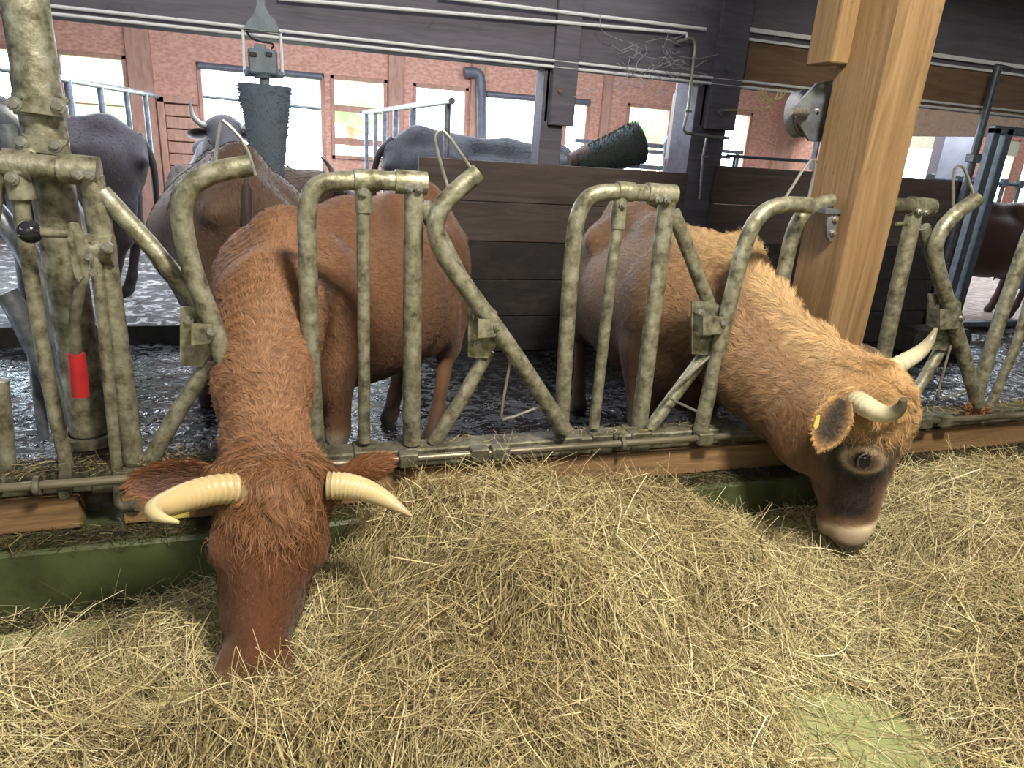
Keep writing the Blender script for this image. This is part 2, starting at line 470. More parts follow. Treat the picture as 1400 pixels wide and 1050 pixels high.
class Body:
    """Collects tapered limbs and masses in the animal's own frame and skins them as ONE surface."""
    def __init__(self):
        self.p = []

    def cap(self, a, b, ra, rb, k=0.05, flow=None, ln=0.02, tag='body', flat=None):
        a, b = np.array(a, float), np.array(b, float)
        self.p.append(dict(t='c', a=a, b=b, ra=ra, rb=rb, k=k, flow=None if flow is None else unit(flow), ln=ln, tag=tag, flat=flat))

    def ell(self, c, r, k=0.05, R=None, flow=None, ln=0.02, tag='body', sub=False):
        self.p.append(dict(t='e', c=np.array(c, float), r=np.array(r, float), R=np.eye(3) if R is None else np.array(R, float), k=k,
                           flow=None if flow is None else unit(flow), ln=ln, tag=tag, sub=sub))

    @staticmethod
    def dist(p, X):
        if p['t'] == 'c':
            a, b = p['a'], p['b']
            d = b-a
            if p['flat'] is not None:
                n, f = p['flat']
                n = unit(n)
                X = X + ((X-a)@n)[..., None]*n*(f-1)
                d = d + (d@n)*n*(f-1)
            q = X-a
            t = np.clip((q@d)/(d@d), 0, 1)
            return np.linalg.norm(q-t[..., None]*d, axis=-1)-(p['ra']*(1-t)+p['rb']*t)
        q = (X-p['c'])@p['R']          # columns of R are the axes
        k0 = np.linalg.norm(q/p['r'], axis=-1)
        k1 = np.linalg.norm(q/(p['r']**2), axis=-1)+1e-9
        return k0*(k0-1)/k1

    def bounds(self, p):
        if p['t'] == 'c':
            m = max(p['ra'], p['rb'])
            return np.minimum(p['a'], p['b'])-m, np.maximum(p['a'], p['b'])+m
        e = np.sqrt(((p['R']*p['r'])**2).sum(1))
        return p['c']-e, p['c']+e

    def skin(self, h):
        lo = np.min([self.bounds(p)[0] for p in self.p], 0)-3*h
        hi = np.max([self.bounds(p)[1] for p in self.p], 0)+3*h
        n = np.ceil((hi-lo)/h).astype(int)+1
        V = np.full(n, 0.5, np.float32)
        for p in self.p:
            a, b = self.bounds(p)
            mg = p['k']+2*h
            i0 = np.maximum(((a-mg-lo)/h).astype(int), 0)
            i1 = np.minimum(np.ceil((b+mg-lo)/h).astype(int)+1, n)
            g = np.stack(np.meshgrid(*[lo[k]+h*np.arange(i0[k], i1[k]) for k in range(3)], indexing='ij'), -1)
            d = self.dist(p, g)
            sl = tuple(slice(i0[k], i1[k]) for k in range(3))
            A = V[sl]; k = p['k']
            if p.get('sub'):
                hh = np.clip(0.5-0.5*(A+d)/k, 0, 1)
                V[sl] = A*(1-hh)-d*hh+k*hh*(1-hh)
            else:
                hh = np.clip(0.5+0.5*(A-d)/k, 0, 1)
                V[sl] = A*(1-hh)+d*hh-k*hh*(1-hh)
        # surface nets
        S = V < 0
        c = np.zeros(tuple(n-1), np.int8)
        for dx in (0, 1):
            for dy in (0, 1):
                for dz in (0, 1):
                    c += S[dx:n[0]-1+dx, dy:n[1]-1+dy, dz:n[2]-1+dz]
        act = np.argwhere((c > 0) & (c < 8))
        idx = np.full(tuple(n-1), -1, np.int32)
        idx[act[:, 0], act[:, 1], act[:, 2]] = np.arange(len(act))
        acc = np.zeros((len(act), 3)); cnt = np.zeros(len(act))
        cr = [(x, y, z) for x in (0, 1) for y in (0, 1) for z in (0, 1)]
        for i, A in enumerate(cr):
            for B in cr[i+1:]:
                if sum(abs(A[k]-B[k]) for k in range(3)) != 1: continue
                va = V[act[:, 0]+A[0], act[:, 1]+A[1], act[:, 2]+A[2]]
                vb = V[act[:, 0]+B[0], act[:, 1]+B[1], act[:, 2]+B[2]]
                m = (va < 0) != (vb < 0)
                t = np.where(m, va/(va-vb+1e-12), 0)
                q = np.array(A)+t[:, None]*(np.array(B)-np.array(A))
                acc[m] += q[m]; cnt[m] += 1
        verts = lo+h*(act+acc/cnt[:, None])
        faces = []
        for ax in range(3):
            o1, o2 = [(1, 2), (2, 0), (0, 1)][ax]
            sl0 = [slice(None)]*3; sl1 = [slice(None)]*3
            sl0[ax] = slice(0, n[ax]-1); sl1[ax] = slice(1, n[ax])
            s0, s1 = S[tuple(sl0)], S[tuple(sl1)]
            e = np.argwhere(s0 != s1)
            ins = s0[e[:, 0], e[:, 1], e[:, 2]]
            def cell(d1, d2):
                q = e.copy(); q[:, o1] += d1; q[:, o2] += d2
                return idx[q[:, 0], q[:, 1], q[:, 2]]
            Q = np.stack([cell(-1, -1), cell(0, -1), cell(0, 0), cell(-1, 0)], 1)
            Q[~ins] = Q[~ins][:, ::-1]
            faces.append(Q)
        F = np.concatenate(faces)
        F = F[(F >= 0).all(1)]
        nn = np.cross(verts[F[:, 2]]-verts[F[:, 0]], verts[F[:, 3]]-verts[F[:, 1]])
        if (nn*(verts[F].mean(1)-verts.mean(0))).sum() < 0:
            F = F[:, ::-1].copy()
        # light relax
        for _ in range(2):
            s = np.zeros_like(verts); w = np.zeros(len(verts))
            for a, b in ((0, 1), (1, 2), (2, 3), (3, 0)):
                np.add.at(s, F[:, a], verts[F[:, b]]); np.add.at(w, F[:, a], 1)
                np.add.at(s, F[:, b], verts[F[:, a]]); np.add.at(w, F[:, b], 1)
            verts = verts*0.5+0.5*s/np.maximum(w, 1)[:, None]
        return verts, F

    def weigh(self, verts, sigma=0.02):
        """per-vertex blended fur flow, fur length and the dominant part tag"""
        ps = [p for p in self.p if not p.get('sub')]
        W = np.zeros((len(verts), len(ps)), np.float32)
        for i, p in enumerate(ps):
            W[:, i] = np.exp(-np.clip(self.dist(p, verts), -0.3, 1)/sigma)
        W /= W.sum(1, keepdims=True)
        fl = np.array([p['flow'] if p['flow'] is not None else (-1, 0, -0.3) for p in ps])
        flow = W@fl
        ln = W@np.array([p['ln'] for p in ps])
        tags = {}
        for i, p in enumerate(ps):
            tags[p['tag']] = tags.get(p['tag'], 0)+W[:, i]
        return flow, ln, tags


def normals(V, F):
    n = np.cross(V[F[:, 2]]-V[F[:, 0]], V[F[:, 3]]-V[F[:, 1]])
    N = np.zeros_like(V)
    for k in range(4): np.add.at(N, F[:, k], n)
    return N/np.maximum(np.linalg.norm(N, axis=1, keepdims=True), 1e-12)


def vnoise(X, scale, seed=0):
    """cheap smooth 3-vector noise"""
    r = np.random.default_rng(seed)
    out = np.zeros((len(X), 3))
    for o in range(4):
        k = r.normal(size=(3, 3))*scale*(1+0.7*o)
        ph = r.uniform(0, 6.28, 3)
        out += np.sin(X@k+ph)/(1+0.5*o)
    return out/2


def fur_mesh(name, V, F, N, flow, ln, tint, count, parent, mats, width=0.0011, lift=0.35, wave=0.25, clump=0.016, curl=0.0, seed=3, keep=None, segs=3, jitter=0.25, ripple=None):
    r = np.random.default_rng(seed)
    A = V[F[:, 0]]; B = V[F[:, 1]]; C = V[F[:, 2]]; D = V[F[:, 3]]
    area = 0.5*np.linalg.norm(np.cross(C-A, D-B), axis=1)
    area = area*(np.clip(ln[F].mean(1)/0.018, 0.25, 2.0))
    if keep is not None:
        area = area*keep[F].mean(1)
    fi = r.choice(len(F), count, p=area/area.sum())
    u, v = r.random(count), r.random(count)
    w = np.stack([(1-u)*(1-v), u*(1-v), u*v, (1-u)*v], 1)
    def mix(Z): return (Z[F[fi]]*w[..., None]).sum(1)
    p0, n, fl, tc = mix(V), mix(N), mix(flow), mix(tint)
    L = (ln[F[fi]]*w).sum(1)
    n /= np.linalg.norm(n, axis=1, keepdims=True)
    fl = fl+vnoise(p0, 14, seed)*wave+vnoise(p0, 45, seed+5)*wave*0.5+r.normal(size=(count, 3))*jitter*0.5
    fl = fl-(fl*n).sum(1, keepdims=True)*n
    fl /= np.linalg.norm(fl, axis=1, keepdims=True)+1e-9
    side = np.cross(n, fl)
    L = L*r.uniform(0.6, 1.25, count)
    # clumps: strands lean towards their cell's own centre line
    cell = np.floor((p0+vnoise(p0, 30, 9)*0.006)/clump)
    hsh = np.sin(cell@np.array([12.9898, 78.233, 37.719]))*43758.5453
    hsh = hsh-np.floor(hsh)
    cc = (cell+0.5)*clump
    pull = cc-p0; pull = pull-(pull*n).sum(1, keepdims=True)*n
    T = np.linspace(0, 1, segs+1)
    ph = hsh*6.28
    pts = []
    for t in T:
        q = p0+fl*(L*t)[:, None]+n*(L*(lift*t*(1-0.35*t))+0.0006)[:, None]+pull*(0.75*t*t)
        q = q+side*(np.sin(t*3.1+ph)*L*(curl+0.12)*t)[:, None]
        q = q+n*((hsh-0.5)*0.25*L*t)[:, None]
        if ripple is not None:
            rd, lam, amp = ripple
            am = amp*np.clip((L-0.016)/0.012, 0, 1)
            rp = (q@rd)*6.283/lam+vnoise(q, 7, 77)[:, 0]*2.2
            q = q+side*(am*np.sin(rp))[:, None]+n*(am*0.55*np.cos(rp))[:, None]
        pts.append(q)
    wv = side+n*r.normal(size=count)[:, None]*0.35
    wv /= np.linalg.norm(wv, axis=1, keepdims=True)
    W = width*r.uniform(0.7, 1.4, count)
    vs = []
    for i, t in enumerate(T[:-1]):
        hw = (W*(1-0.75*t))[:, None]*0.5
        vs += [pts[i]-wv*hw, pts[i]+wv*hw]
    vs.append(pts[-1])
    nv = 2*segs+1
    verts = np.stack(vs, 1).reshape(-1, 3)
    base = np.arange(count)*nv
    faces_q = []
    for i in range(segs-1):
        faces_q.append(np.stack([base+2*i, base+2*i+1, base+2*i+3, base+2*i+2], 1))
    tri = np.stack([base+2*(segs-1), base+2*(segs-1)+1, base+2*segs], 1)
    Q = np.concatenate(faces_q)
    loops = np.concatenate([Q.ravel(), tri.ravel()])
    totals = np.concatenate([np.full(len(Q), 4), np.full(len(tri), 3)])
    starts = np.concatenate([[0], np.cumsum(totals)[:-1]])
    g = (0.62+0.42*hsh+r.random(count)*0.26)[:, None]
    tt = np.clip(tc*g, 0, 1)
    tint_v = np.repeat(tt, nv, 0).reshape(count, nv, 3)
    tipf = np.linspace(0.85, 1.18, nv)[None, :, None]
    tint_v = np.clip(tint_v*tipf, 0, 1).reshape(-1, 3)
    return array_mesh(name, verts, loops, starts, totals, mats, parent, tint_v, False)


def body_mesh(name, V, F, tint, parent, material):
    return array_mesh(name, V, F.ravel(), np.arange(len(F))*4, np.full(len(F), 4), material, parent, tint, True)


def horn(parent, pts, rs, base=(0.72, 0.66, 0.42), tip=(0.10, 0.08, 0.06), tipstart=0.75, rings=9, name='horn', label=None):
    mb = MB()
    # resample finely
    P_ = [np.array(p, float) for p in pts]; R_ = list(rs)
    for _ in range(4):
        q, qr = [P_[0]], [R_[0]]
        for i in range(len(P_)-1):
            q += [P_[i]*.75+P_[i+1]*.25, P_[i]*.25+P_[i+1]*.75]
            qr += [R_[i]*.75+R_[i+1]*.25, R_[i]*.25+R_[i+1]*.75]
        q.append(P_[-1]); qr.append(R_[-1]); P_, R_ = q, qr
    L = np.concatenate([[0], np.cumsum([np.linalg.norm(P_[i+1]-P_[i]) for i in range(len(P_)-1)])]); L /= L[-1]
    R_ = [r*(1+0.05*math.sin(l*rings*2*math.pi/0.6)*max(0, 1-l/0.65)) for r, l in zip(R_, L)]
    keepi = [0]
    for i in range(1, len(P_)):
        if np.linalg.norm(P_[i]-P_[keepi[-1]]) > 0.0012: keepi.append(i)
    P_ = [P_[i] for i in keepi]; R_ = [R_[i] for i in keepi]; L = L[keepi]
    mb.tube(P_, R_, sides=22)
    o = mb.build(name, M['horn'], parent)
    t = []
    base, tip = np.array(base), np.array(tip)
    for i in range(len(P_)):
        l = L[i]
        f = np.clip((l-tipstart)/(1-tipstart+1e-6)*1.6, 0, 1)
        c = base*(1-f)+tip*f
        c = c*(0.82+0.14*math.sin(l*rings*2*math.pi/0.6+0.8)*max(0, 1-l/0.65)+0.12*min(l*3, 1))
        if l < 0.06: c = c*0.7
        t += [c]*22
    col = np.ones((len(o.data.vertices), 4), np.float32)
    col[:len(t), :3] = np.array(t)
    a = o.data.color_attributes.new('tint', 'FLOAT_COLOR', 'POINT')
    a.data.foreach_set('color', col.ravel())
    if label: o['label'] = label
    return o


def ear(parent, base, tip, wdir, width, cup, outer, inner, fur=2500, droop=0.02, seed=1, flen=0.022):
    """leaf-shaped cupped ear with inner hollow facing cup direction"""
    base, tip = np.array(base, float), np.array(tip, float)
    ax = tip-base; Lg = np.linalg.norm(ax); ax /= Lg
    cup = np.array(cup, float); cup = unit(cup-(cup@ax)*ax)
    wd = np.cross(ax, cup)
    nt_, ns = 18, 13
    V = []; tint = []
    for lay in (0, 1):
        for i in range(nt_+1):
            t = i/nt_
            w = width*0.5*(0.42+0.58*math.sin(min(1, t*1.9)*math.pi/2))*(math.sqrt(max(0, 1-((t-0.42)/0.58)**2)) if t > 0.42 else 1)
            for j in range(ns+1):
                s = j/ns*2-1
                roll = 0.42*(1-t*0.55)
                q = base+ax*Lg*t+wd*w*s*(1-0.15*roll)+cup*(w*roll*(s*s)*1.7-droop*4*t*(t-1)*-0.5)
                q = q-np.array([0, 0, 1])*droop*t*t
                th = 0.004 if lay == 0 else -0.004
                edge = 1-abs(s)**4
                q = q+cup*th*edge*(1-t*0.6)
                V.append(q)
                a = np.array(inner if lay == 0 else outer, float)
                if lay == 0:
                    e = min(1, abs(s)**3+max(0, t-0.75)*3)
                    a = a*(1-e)+np.array(outer)*e
                tint.append(a)
    V = np.array(V); m = (nt_+1)*(ns+1)
    F = []
    for i in range(nt_):
        for j in range(ns):
            a = i*(ns+1)+j; b = a+1; c = b+ns+1; d = a+ns+1
            F.append((a, b, c, d)); F.append((m+a, m+d, m+c, m+b))
    for i in range(nt_):
        for j in (0, ns):
            a = i*(ns+1)+j; d = a+ns+1
            F.append((a, d, m+d, m+a) if j == 0 else (a, m+a, m+d, d))
    F = np.array(F)
    tint = np.array(tint)
    o = array_mesh('ear', V, F.ravel(), np.arange(len(F))*4, np.full(len(F), 4), M['hide'], parent, tint, True)
    N = normals(V, F)
    c = V.mean(0)
    # make normals point outward from mid-sheet
    sgn = np.where(np.arange(len(V)) < m, 1.0, -1.0)[:, None]
    N = np.where(((N*cup).sum(1, keepdims=True)*sgn) < 0, -N, N)
    if fur:
        fl = np.tile(ax*1.0, (len(V), 1))+((V-base)@wd)[:, None]*wd*10
        fur_mesh('ear_hair', V, F, N, fl, np.full(len(V), flen), tint, fur, o, M['fur'], width=0.0013, lift=0.3, wave=0.3, seed=seed)
    return o


def head_frame(poll, muz, forehead):
    x = unit(np.array(muz)-np.array(poll)); f = np.array(forehead, float)
    z = unit(f-(f@x)*x); y = np.cross(z, x)
    return np.array([x, y, z]).T, float(np.linalg.norm(np.array(muz)-np.array(poll)))


def add_head(B, poll, Rm, L, nar=1.0, fat=1.0, wide=1.0):
    """Rm columns: nose, left side, forehead normal. L = poll to muzzle length."""
    s = L/0.50
    poll = np.array(poll, float)
    g = lambda x, y, z: poll+Rm@(np.array([x, y*nar*(1+(wide-1)*min(1, max(0, (x-0.12)/0.1))), z*(fat-(fat-1)*min(1, max(0, (x-0.2)/0.22)))])*s)
    _e, _c = B.ell, B.cap
    class HB:
        @staticmethod
        def ell(c, r, *a, **k):
            ff = 1 if k.get('tag') in ('muzzle', 'lip') or k.get('sub') else fat
            wf = wide if k.get('tag') in ('muzzle', 'lip', 'face', 'cheek') else 1
            _e(c, np.array(r)*np.array([1, (1+(ff-1)*0.5)*wf, ff]), *a, **k)
        @staticmethod
        def cap(a, b, ra, rb, *q, **k): _c(a, b, ra*(1+(fat-1)*0.6), rb, *q, **k)
    B = HB
    back = -Rm[:, 0]
    out = Rm[:, 2]
    B.ell(g(0.085, 0, -0.075), np.array([0.115, 0.105*nar, 0.10])*s, 0.04, Rm, flow=-back*0.9+out*0.1, ln=0.035, tag='crown')
    B.ell(g(0.015, 0, -0.045), np.array([0.05, 0.105*nar, 0.055])*s, 0.04, Rm, flow=-back, ln=0.05, tag='poll')
    B.cap(g(0.035, 0.085, -0.06), g(0.02, 0.115, -0.055), 0.042*s, 0.036*s, 0.03, flow=-back, ln=0.035, tag='poll')
    B.cap(g(0.035, -0.085, -0.06), g(0.02, -0.115, -0.055), 0.042*s, 0.036*s, 0.03, flow=-back, ln=0.035, tag='poll')
    B.ell(g(0.17, 0, -0.06), np.array([0.12, 0.10*nar, 0.062])*s, 0.04, Rm, flow=-back, ln=0.018, tag='crown')
    for sg in (-1, 1):
        B.ell(g(0.175, sg*0.093, -0.058), np.array([0.05, 0.032, 0.036])*s, 0.03, Rm, flow=-back, ln=0.008, tag='eye')      # brow and socket
        B.ell(g(0.16, sg*0.062, -0.165), np.array([0.115, 0.040, 0.095])*s, 0.05, Rm, flow=back, ln=0.017, tag='cheek')
        B.ell(g(0.27, sg*0.055, -0.11), np.array([0.12, 0.03, 0.045])*s, 0.045, Rm, flow=back, ln=0.014, tag='face')
        B.ell(g(0.465, sg*0.047, -0.085), np.array([0.045, 0.034, 0.044])*s, 0.03, Rm, flow=back, ln=0.004, tag='muzzle')
    B.cap(g(0.16, 0, -0.055), g(0.42, 0, -0.062), 0.070*s, 0.048*s, 0.05, flow=-back, ln=0.010, tag='face', flat=(Rm[:, 1], 0.86))
    B.cap(g(0.14, 0, -0.16), g(0.40, 0, -0.13), 0.062*s, 0.042*s, 0.05, flow=back, ln=0.016, tag='cheek')
    B.ell(g(0.44, 0, -0.10), np.array([0.072, 0.066, 0.066])*s, 0.04, Rm, flow=back, ln=0.005, tag='muzzle')
    B.ell(g(0.445, 0, -0.155), np.array([0.05, 0.048, 0.025])*s, 0.025, Rm, flow=back, ln=0.005, tag='lip')
    for sg in (-1, 1):                                                     # nostrils, mouth line and eye hollows
        B.ell(g(0.493, sg*0.043, -0.066), np.array([0.020, 0.011, 0.017])*s, 0.012, Rm, sub=True)
        B.ell(g(0.178, sg*0.124, -0.066), np.array([0.022, 0.014, 0.018])*s, 0.012, Rm, sub=True)
        B.ell(g(0.43, sg*0.075, -0.143), np.array([0.07, 0.02, 0.004])*s, 0.006, Rm, sub=True)
    return g, s


def add_trunk(B, belly=1.0, legs=True, back=0.0, udder=True, legpose=((0.50, 0.0), (0.48, 0.04), (-0.66, 0.0), (-0.60, 0.05)), wscale=1.0, ln=0.016, ground=0.0):
    w = wscale
    fl = (-1, 0, -0.35)
    B.ell((0.22, 0, 0.90), (0.50, 0.27*w, 0.36), 0.10, flow=fl, ln=ln)
    B.ell((-0.12, 0, 0.84+0.02*back), (0.56, 0.345*w*belly, 0.37), 0.12, flow=fl, ln=ln, tag='belly')
    B.ell((-0.60, 0, 1.02), (0.30, 0.25*w, 0.28), 0.10, flow=(-0.7, 0, -0.7), ln=ln)
    B.cap((0.50, 0, 1.22), (0.05, 0, 1.24), 0.085, 0.075, 0.12, flow=fl, ln=ln*1.4, tag='ridge')
    B.cap((0.05, 0, 1.24), (-0.66, 0, 1.30), 0.075, 0.075, 0.12, flow=fl, ln=ln*1.2, tag='ridge')
    B.cap((-0.66, 0, 1.29), (-0.86, 0, 1.22), 0.075, 0.05, 0.10, flow=(-1, 0, -0.6), ln=ln, tag='ridge')
    for s in (-1, 1):
        B.cap((-0.40, s*0.10, 1.21), (-0.42, s*0.225, 1.15), 0.08, 0.055, 0.13, flow=fl, ln=ln)      # hook bones
        B.cap((-0.82, s*0.05, 1.12), (-0.88, s*0.12*w, 1.08), 0.09, 0.05, 0.08, flow=(-0.5, 0, -1), ln=ln)  # pin bones
        B.ell((0.47, s*0.17*w, 0.90), (0.17, 0.105, 0.33), 0.09, flow=(-0.6, 0, -0.8), ln=ln, tag='shoulder')
        B.ell((-0.62, s*0.15*w, 0.84), (0.21, 0.13, 0.32), 0.09, flow=(-0.4, 0, -1), ln=ln, tag='thigh')
        B.ell((-0.40, s*0.20*w, 0.72), (0.14, 0.08, 0.18), 0.08, flow=(-0.3, 0, -1), ln=ln, tag='thigh')
    B.ell((0.60, 0, 0.78), (0.19, 0.17*w, 0.27), 0.10, flow=(-0.5, 0, -1), ln=ln, tag='chest')
    if udder:
        B.ell((-0.50, 0, 0.56), (0.20, 0.13, 0.12), 0.07, flow=(0, 0, -1), ln=0.003, tag='udder')
        for sx in (0, 1):
            for s in (-1, 1):
                B.cap((-0.43-0.12*sx, s*0.06, 0.48), (-0.43-0.12*sx, s*0.065, 0.42), 0.017, 0.013, 0.02, flow=(0, 0, -1), ln=0.001, tag='udder')
    if legs:
        d = (0, 0, -1)
        for (x, dx), s in zip(legpose[:2], (-1, 1)):
            y = s*0.165*w
            B.cap((0.47, y, 0.74), (x, y*0.96, 0.42), 0.105, 0.062, 0.07, flow=d, ln=0.010, tag='leg')
            B.ell((x, y*0.96, 0.40), (0.055, 0.05, 0.06), 0.03, flow=d, ln=0.008, tag='leg')
            B.cap((x, y*0.96, 0.40), (x+dx*0.5, y*0.96, 0.15), 0.045, 0.034, 0.03, flow=d, ln=0.008, tag='leg')
            B.cap((x+dx*0.5, y*0.96, 0.15), (x+dx+0.03, y*0.96, 0.07), 0.043, 0.045, 0.03, flow=d, ln=0.006, tag='leg')
            B.cap((x+dx+0.04, y*0.96, 0.055), (x+dx+0.065, y*0.96, 0.03+ground), 0.050, 0.052, 0.02, flow=d, ln=0.001, tag='hoof')
        for (x, dx), s in zip(legpose[2:], (-1, 1)):
            y = s*0.17*w
            B.cap((-0.46, y*1.1, 0.74), (x-0.10, y, 0.50), 0.12, 0.062, 0.07, flow=d, ln=0.010, tag='leg')
            B.cap((-0.70, y, 0.74), (x-0.11, y, 0.52), 0.10, 0.055, 0.07, flow=d, ln=0.010, tag='leg')
            B.ell((x-0.11, y, 0.50), (0.055, 0.042, 0.065), 0.03, flow=d, ln=0.008, tag='leg')
            B.cap((x-0.10, y, 0.49), (x-0.03+dx*0.5, y, 0.16), 0.044, 0.036, 0.03, flow=d, ln=0.008, tag='leg')
            B.cap((x-0.03+dx*0.5, y, 0.16), (x+dx, y, 0.07), 0.043, 0.045, 0.03, flow=d, ln=0.006, tag='leg')
            B.cap((x+dx+0.01, y, 0.055), (x+dx+0.035, y, 0.03), 0.050, 0.052, 0.02, flow=d, ln=0.001, tag='hoof')


class Xf:
    def __init__(self, x, y, z, ang, s=1.0, pitch=0.0):
        c, sn = math.cos(ang), math.sin(ang)
        Rz = np.array([[c, -sn, 0], [sn, c, 0], [0, 0, 1.0]])
        cp, sp = math.cos(pitch), math.sin(pitch)
        Ry = np.array([[cp, 0, sp], [0, 1, 0], [-sp, 0, cp]])
        self.R = Rz@Ry; self.s = s; self.o = np.array([x, y, z], float)

    def w(self, p): return self.o+self.s*(np.asarray(p)@self.R.T)
    def l(self, p): return (np.asarray(p)-self.o)@self.R/self.s
    def d(self, v): return np.asarray(v)@self.R       # world direction -> local


def eyeball(parent, c, nrm, r, ring, up):
    """dark wet eye with a lid ring"""
    nrm = unit(nrm)
    o = MB().ball(c, r, 24, 16).build('eye', M['eye'], parent)
    u = unit(np.cross(nrm, up)); v = np.cross(nrm, u)
    pts = []
    for k in range(33):
        a = 2*math.pi*k/32
        pts.append(np.array(c)+nrm*r*0.62+u*math.cos(a)*r*1.06+v*math.sin(a)*r*0.80)
    mb = MB().tube(pts, 0.0032, 8)
    e = mb.build('eyelid', M['hide'], parent)
    a = e.data.color_attributes.new('tint', 'FLOAT_COLOR', 'POINT')
    col = np.ones((len(e.data.vertices), 4), np.float32); col[:, :3] = ring
    a.data.foreach_set('color', col.ravel())
    return o


def lerp(a, b, t):
    t = np.clip(t, 0, 1)[:, None]
    return a*(1-t)+b*t


def tail(parent, pts, rs, col, tuft=True, seed=5):
    mb = MB().tube(pts, rs, 12, smooth=2)
    o = mb.build('tail', M['hide'], parent)
    a = o.data.color_attributes.new('tint', 'FLOAT_COLOR', 'POINT')
    c = np.ones((len(o.data.vertices), 4), np.float32); c[:, :3] = col
    a.data.foreach_set('color', c.ravel())
    return o

# ------------------------------------------------------------------ setting
FZ = -0.18                                            # level of the cows' floor
struct(MB().box((-4, -4, -0.12), (14, 2.13, 0.0)), 'floor_feed_table', M['green'])
struct(MB().box((-4, 2.13, -0.30), (14, 2.42, 0.215), None, 0.012), 'trim_1', M['green_curb'])          # painted curb
# cow floor: gently lumpy dung over concrete
def floor_cows():
    nx, ny = 260, 110
    X, Y = np.meshgrid(np.linspace(-4, 14, nx), np.linspace(2.40, 5.83, ny), indexing='ij')
    p = np.stack([X.ravel(), Y.ravel(), 0*X.ravel()], 1)
    z = FZ+0.012*vnoise(p, 3, 1)[:, 0]+0.008*vnoise(p, 9, 2)[:, 0]
    p[:, 2] = z
    i, j = np.meshgrid(np.arange(nx-1), np.arange(ny-1), indexing='ij')
    a = (i*ny+j).ravel()
    F = np.stack([a, a+ny, a+ny+1, a+1], 1)
    o = array_mesh('floor_stalls', p, F.ravel(), np.arange(len(F))*4, np.full(len(F), 4), M['wet'], None, None, True)
    o['kind'] = 'structure'
floor_cows()
struct(MB().box((-4, 5.79, -0.6), (0.95, 11, -0.025)), 'floor_lying_area', M['litter'])
struct(MB().box((-4, 5.775, -0.6), (0.95, 5.79, -0.027)).box((0.95, 5.385, -0.6), (6.15, 5.40, -0.027)), 'trim_16', M['dung'])
struct(MB().box((0.95, 5.40, -0.6), (6.15, 11, -0.025)), 'floor_lying_area_far', M['litter'])
struct(MB().box((6.15, 5.79, -0.6), (14, 11, -0.10)), 'floor_right_hall', noisy('trodden_straw_floor', [(0.3, (0.10, 0.075, 0.06)), (0.5, (0.32, 0.25, 0.21)), (0.7, (0.5, 0.42, 0.36))], 9, 0.6, 0, 0.5, 40))
# back wall with its openings (x0, x1, z0, z1)
YB = 10.5
k = lambda a: a*YB
wins = [(k(-.50), k(-.300), 1.16, k(.0735)+CAM_H), (k(-.258), k(-.183), 1.05, k(.0735)+CAM_H), (k(-.106), k(.047), 0.15, k(.0745)+CAM_H), (k(.0545), k(.129), 1.16, k(.0740)+CAM_H),
        (k(.163), k(.241), 1.10, k(.0735)+CAM_H), (k(.262), k(.350), 1.10, k(.0720)+CAM_H), (k(.385), k(.425), 1.10, k(.0730)+CAM_H), (k(.485), k(.562), 1.10, k(.0735)+CAM_H),
        (k(.640), k(.706), 1.05, k(.0760)+CAM_H), (k(1.02), k(1.105), 0.95, k(.072)+CAM_H), (k(1.205), k(1.29), 0.9, k(.072)+CAM_H), (k(1.31), k(1.42), 0.9, k(.072)+CAM_H)]
def wall_back():
    mb = MB(); x = -8.0
    for (a, b, z0, z1) in wins:
        mb.box((x, YB, -0.6), (a, YB+0.14, 4.0))
        mb.box((a, YB, z1), (b, YB+0.14, 4.0))
        mb.box((a, YB, -0.6), (b, YB+0.14, z0))
        x = b
    mb.box((x, YB, -0.6), (18, YB+0.14, 4.0))
    return mb
struct(wall_back(), 'wall_back', M['osb'])
for i, (a, b, z0, z1) in enumerate(wins):
    fr = MB(); t = 0.055
    for lo, hi in (((a, z1-t), (b, z1)), ((a, z0), (b, z0+t)), ((a, z0), (a+t, z1)), ((b-t, z0), (b, z1))):
        fr.box((lo[0], YB-0.02, lo[1]), (hi[0], YB+0.10, hi[1]), None, 0.008)
    w = struct(fr, 'window_%d' % (i+1), M['frame_wood'])
    if i == 3:
        MB().box((a, YB+0.02, k(.030)+CAM_H), (b, YB+0.06, k(.038)+CAM_H)).box((a, YB+0.02, k(-.012)+CAM_H), (b, YB+0.06, k(-.003)+CAM_H)).build('window_bar', M['frame_wood'], w)
    if i not in (2,):
        MB().box((a+t, YB+0.05, z0+t), (b-t, YB+0.056, z1-t)).build('pane', M['glass'], w)
    if i in (1, 7):
        MB().box((a+t, YB+0.03, (z0+z1)/2-0.01), (b-t, YB+0.07, (z0+z1)/2+0.01)).build('window_bar', M['frame_wood'], w)
    if i in (9, 10, 11):
        MB().box((a+0.02, YB-0.03, z1-0.30), (b-0.02, YB-0.015, z1-0.03)).build('blind', M['blind'], w)
# studs and boards on the back wall
for i, (a, b) in enumerate(((-.182, -.155), (-.300, -.262), (.130, .150), (.243, .262), (.442, .455), (.565, .60), (.60, .636), (.755, .79))):
    struct(MB().box((k(a), YB-0.06, -0.1), (k(b), YB, 3.2), None, 0.006), 'trim_%d' % (i+2), M['frame_wood'])
lb = MB()
for j in range(7):
    lb.box((k(-.145), YB-0.05, 0.65+j*0.155), (k(-.108), YB-0.012, 0.65+j*0.155+0.14), None, 0.006)
lb.box((k(-.153), YB-0.07, 0.6), (k(-.1455), YB, 1.80)); lb.box((k(-.153), YB-0.07, 1.74), (k(-.107), YB, 1.83))
struct(lb, 'trim_10', M['frame_wood'])
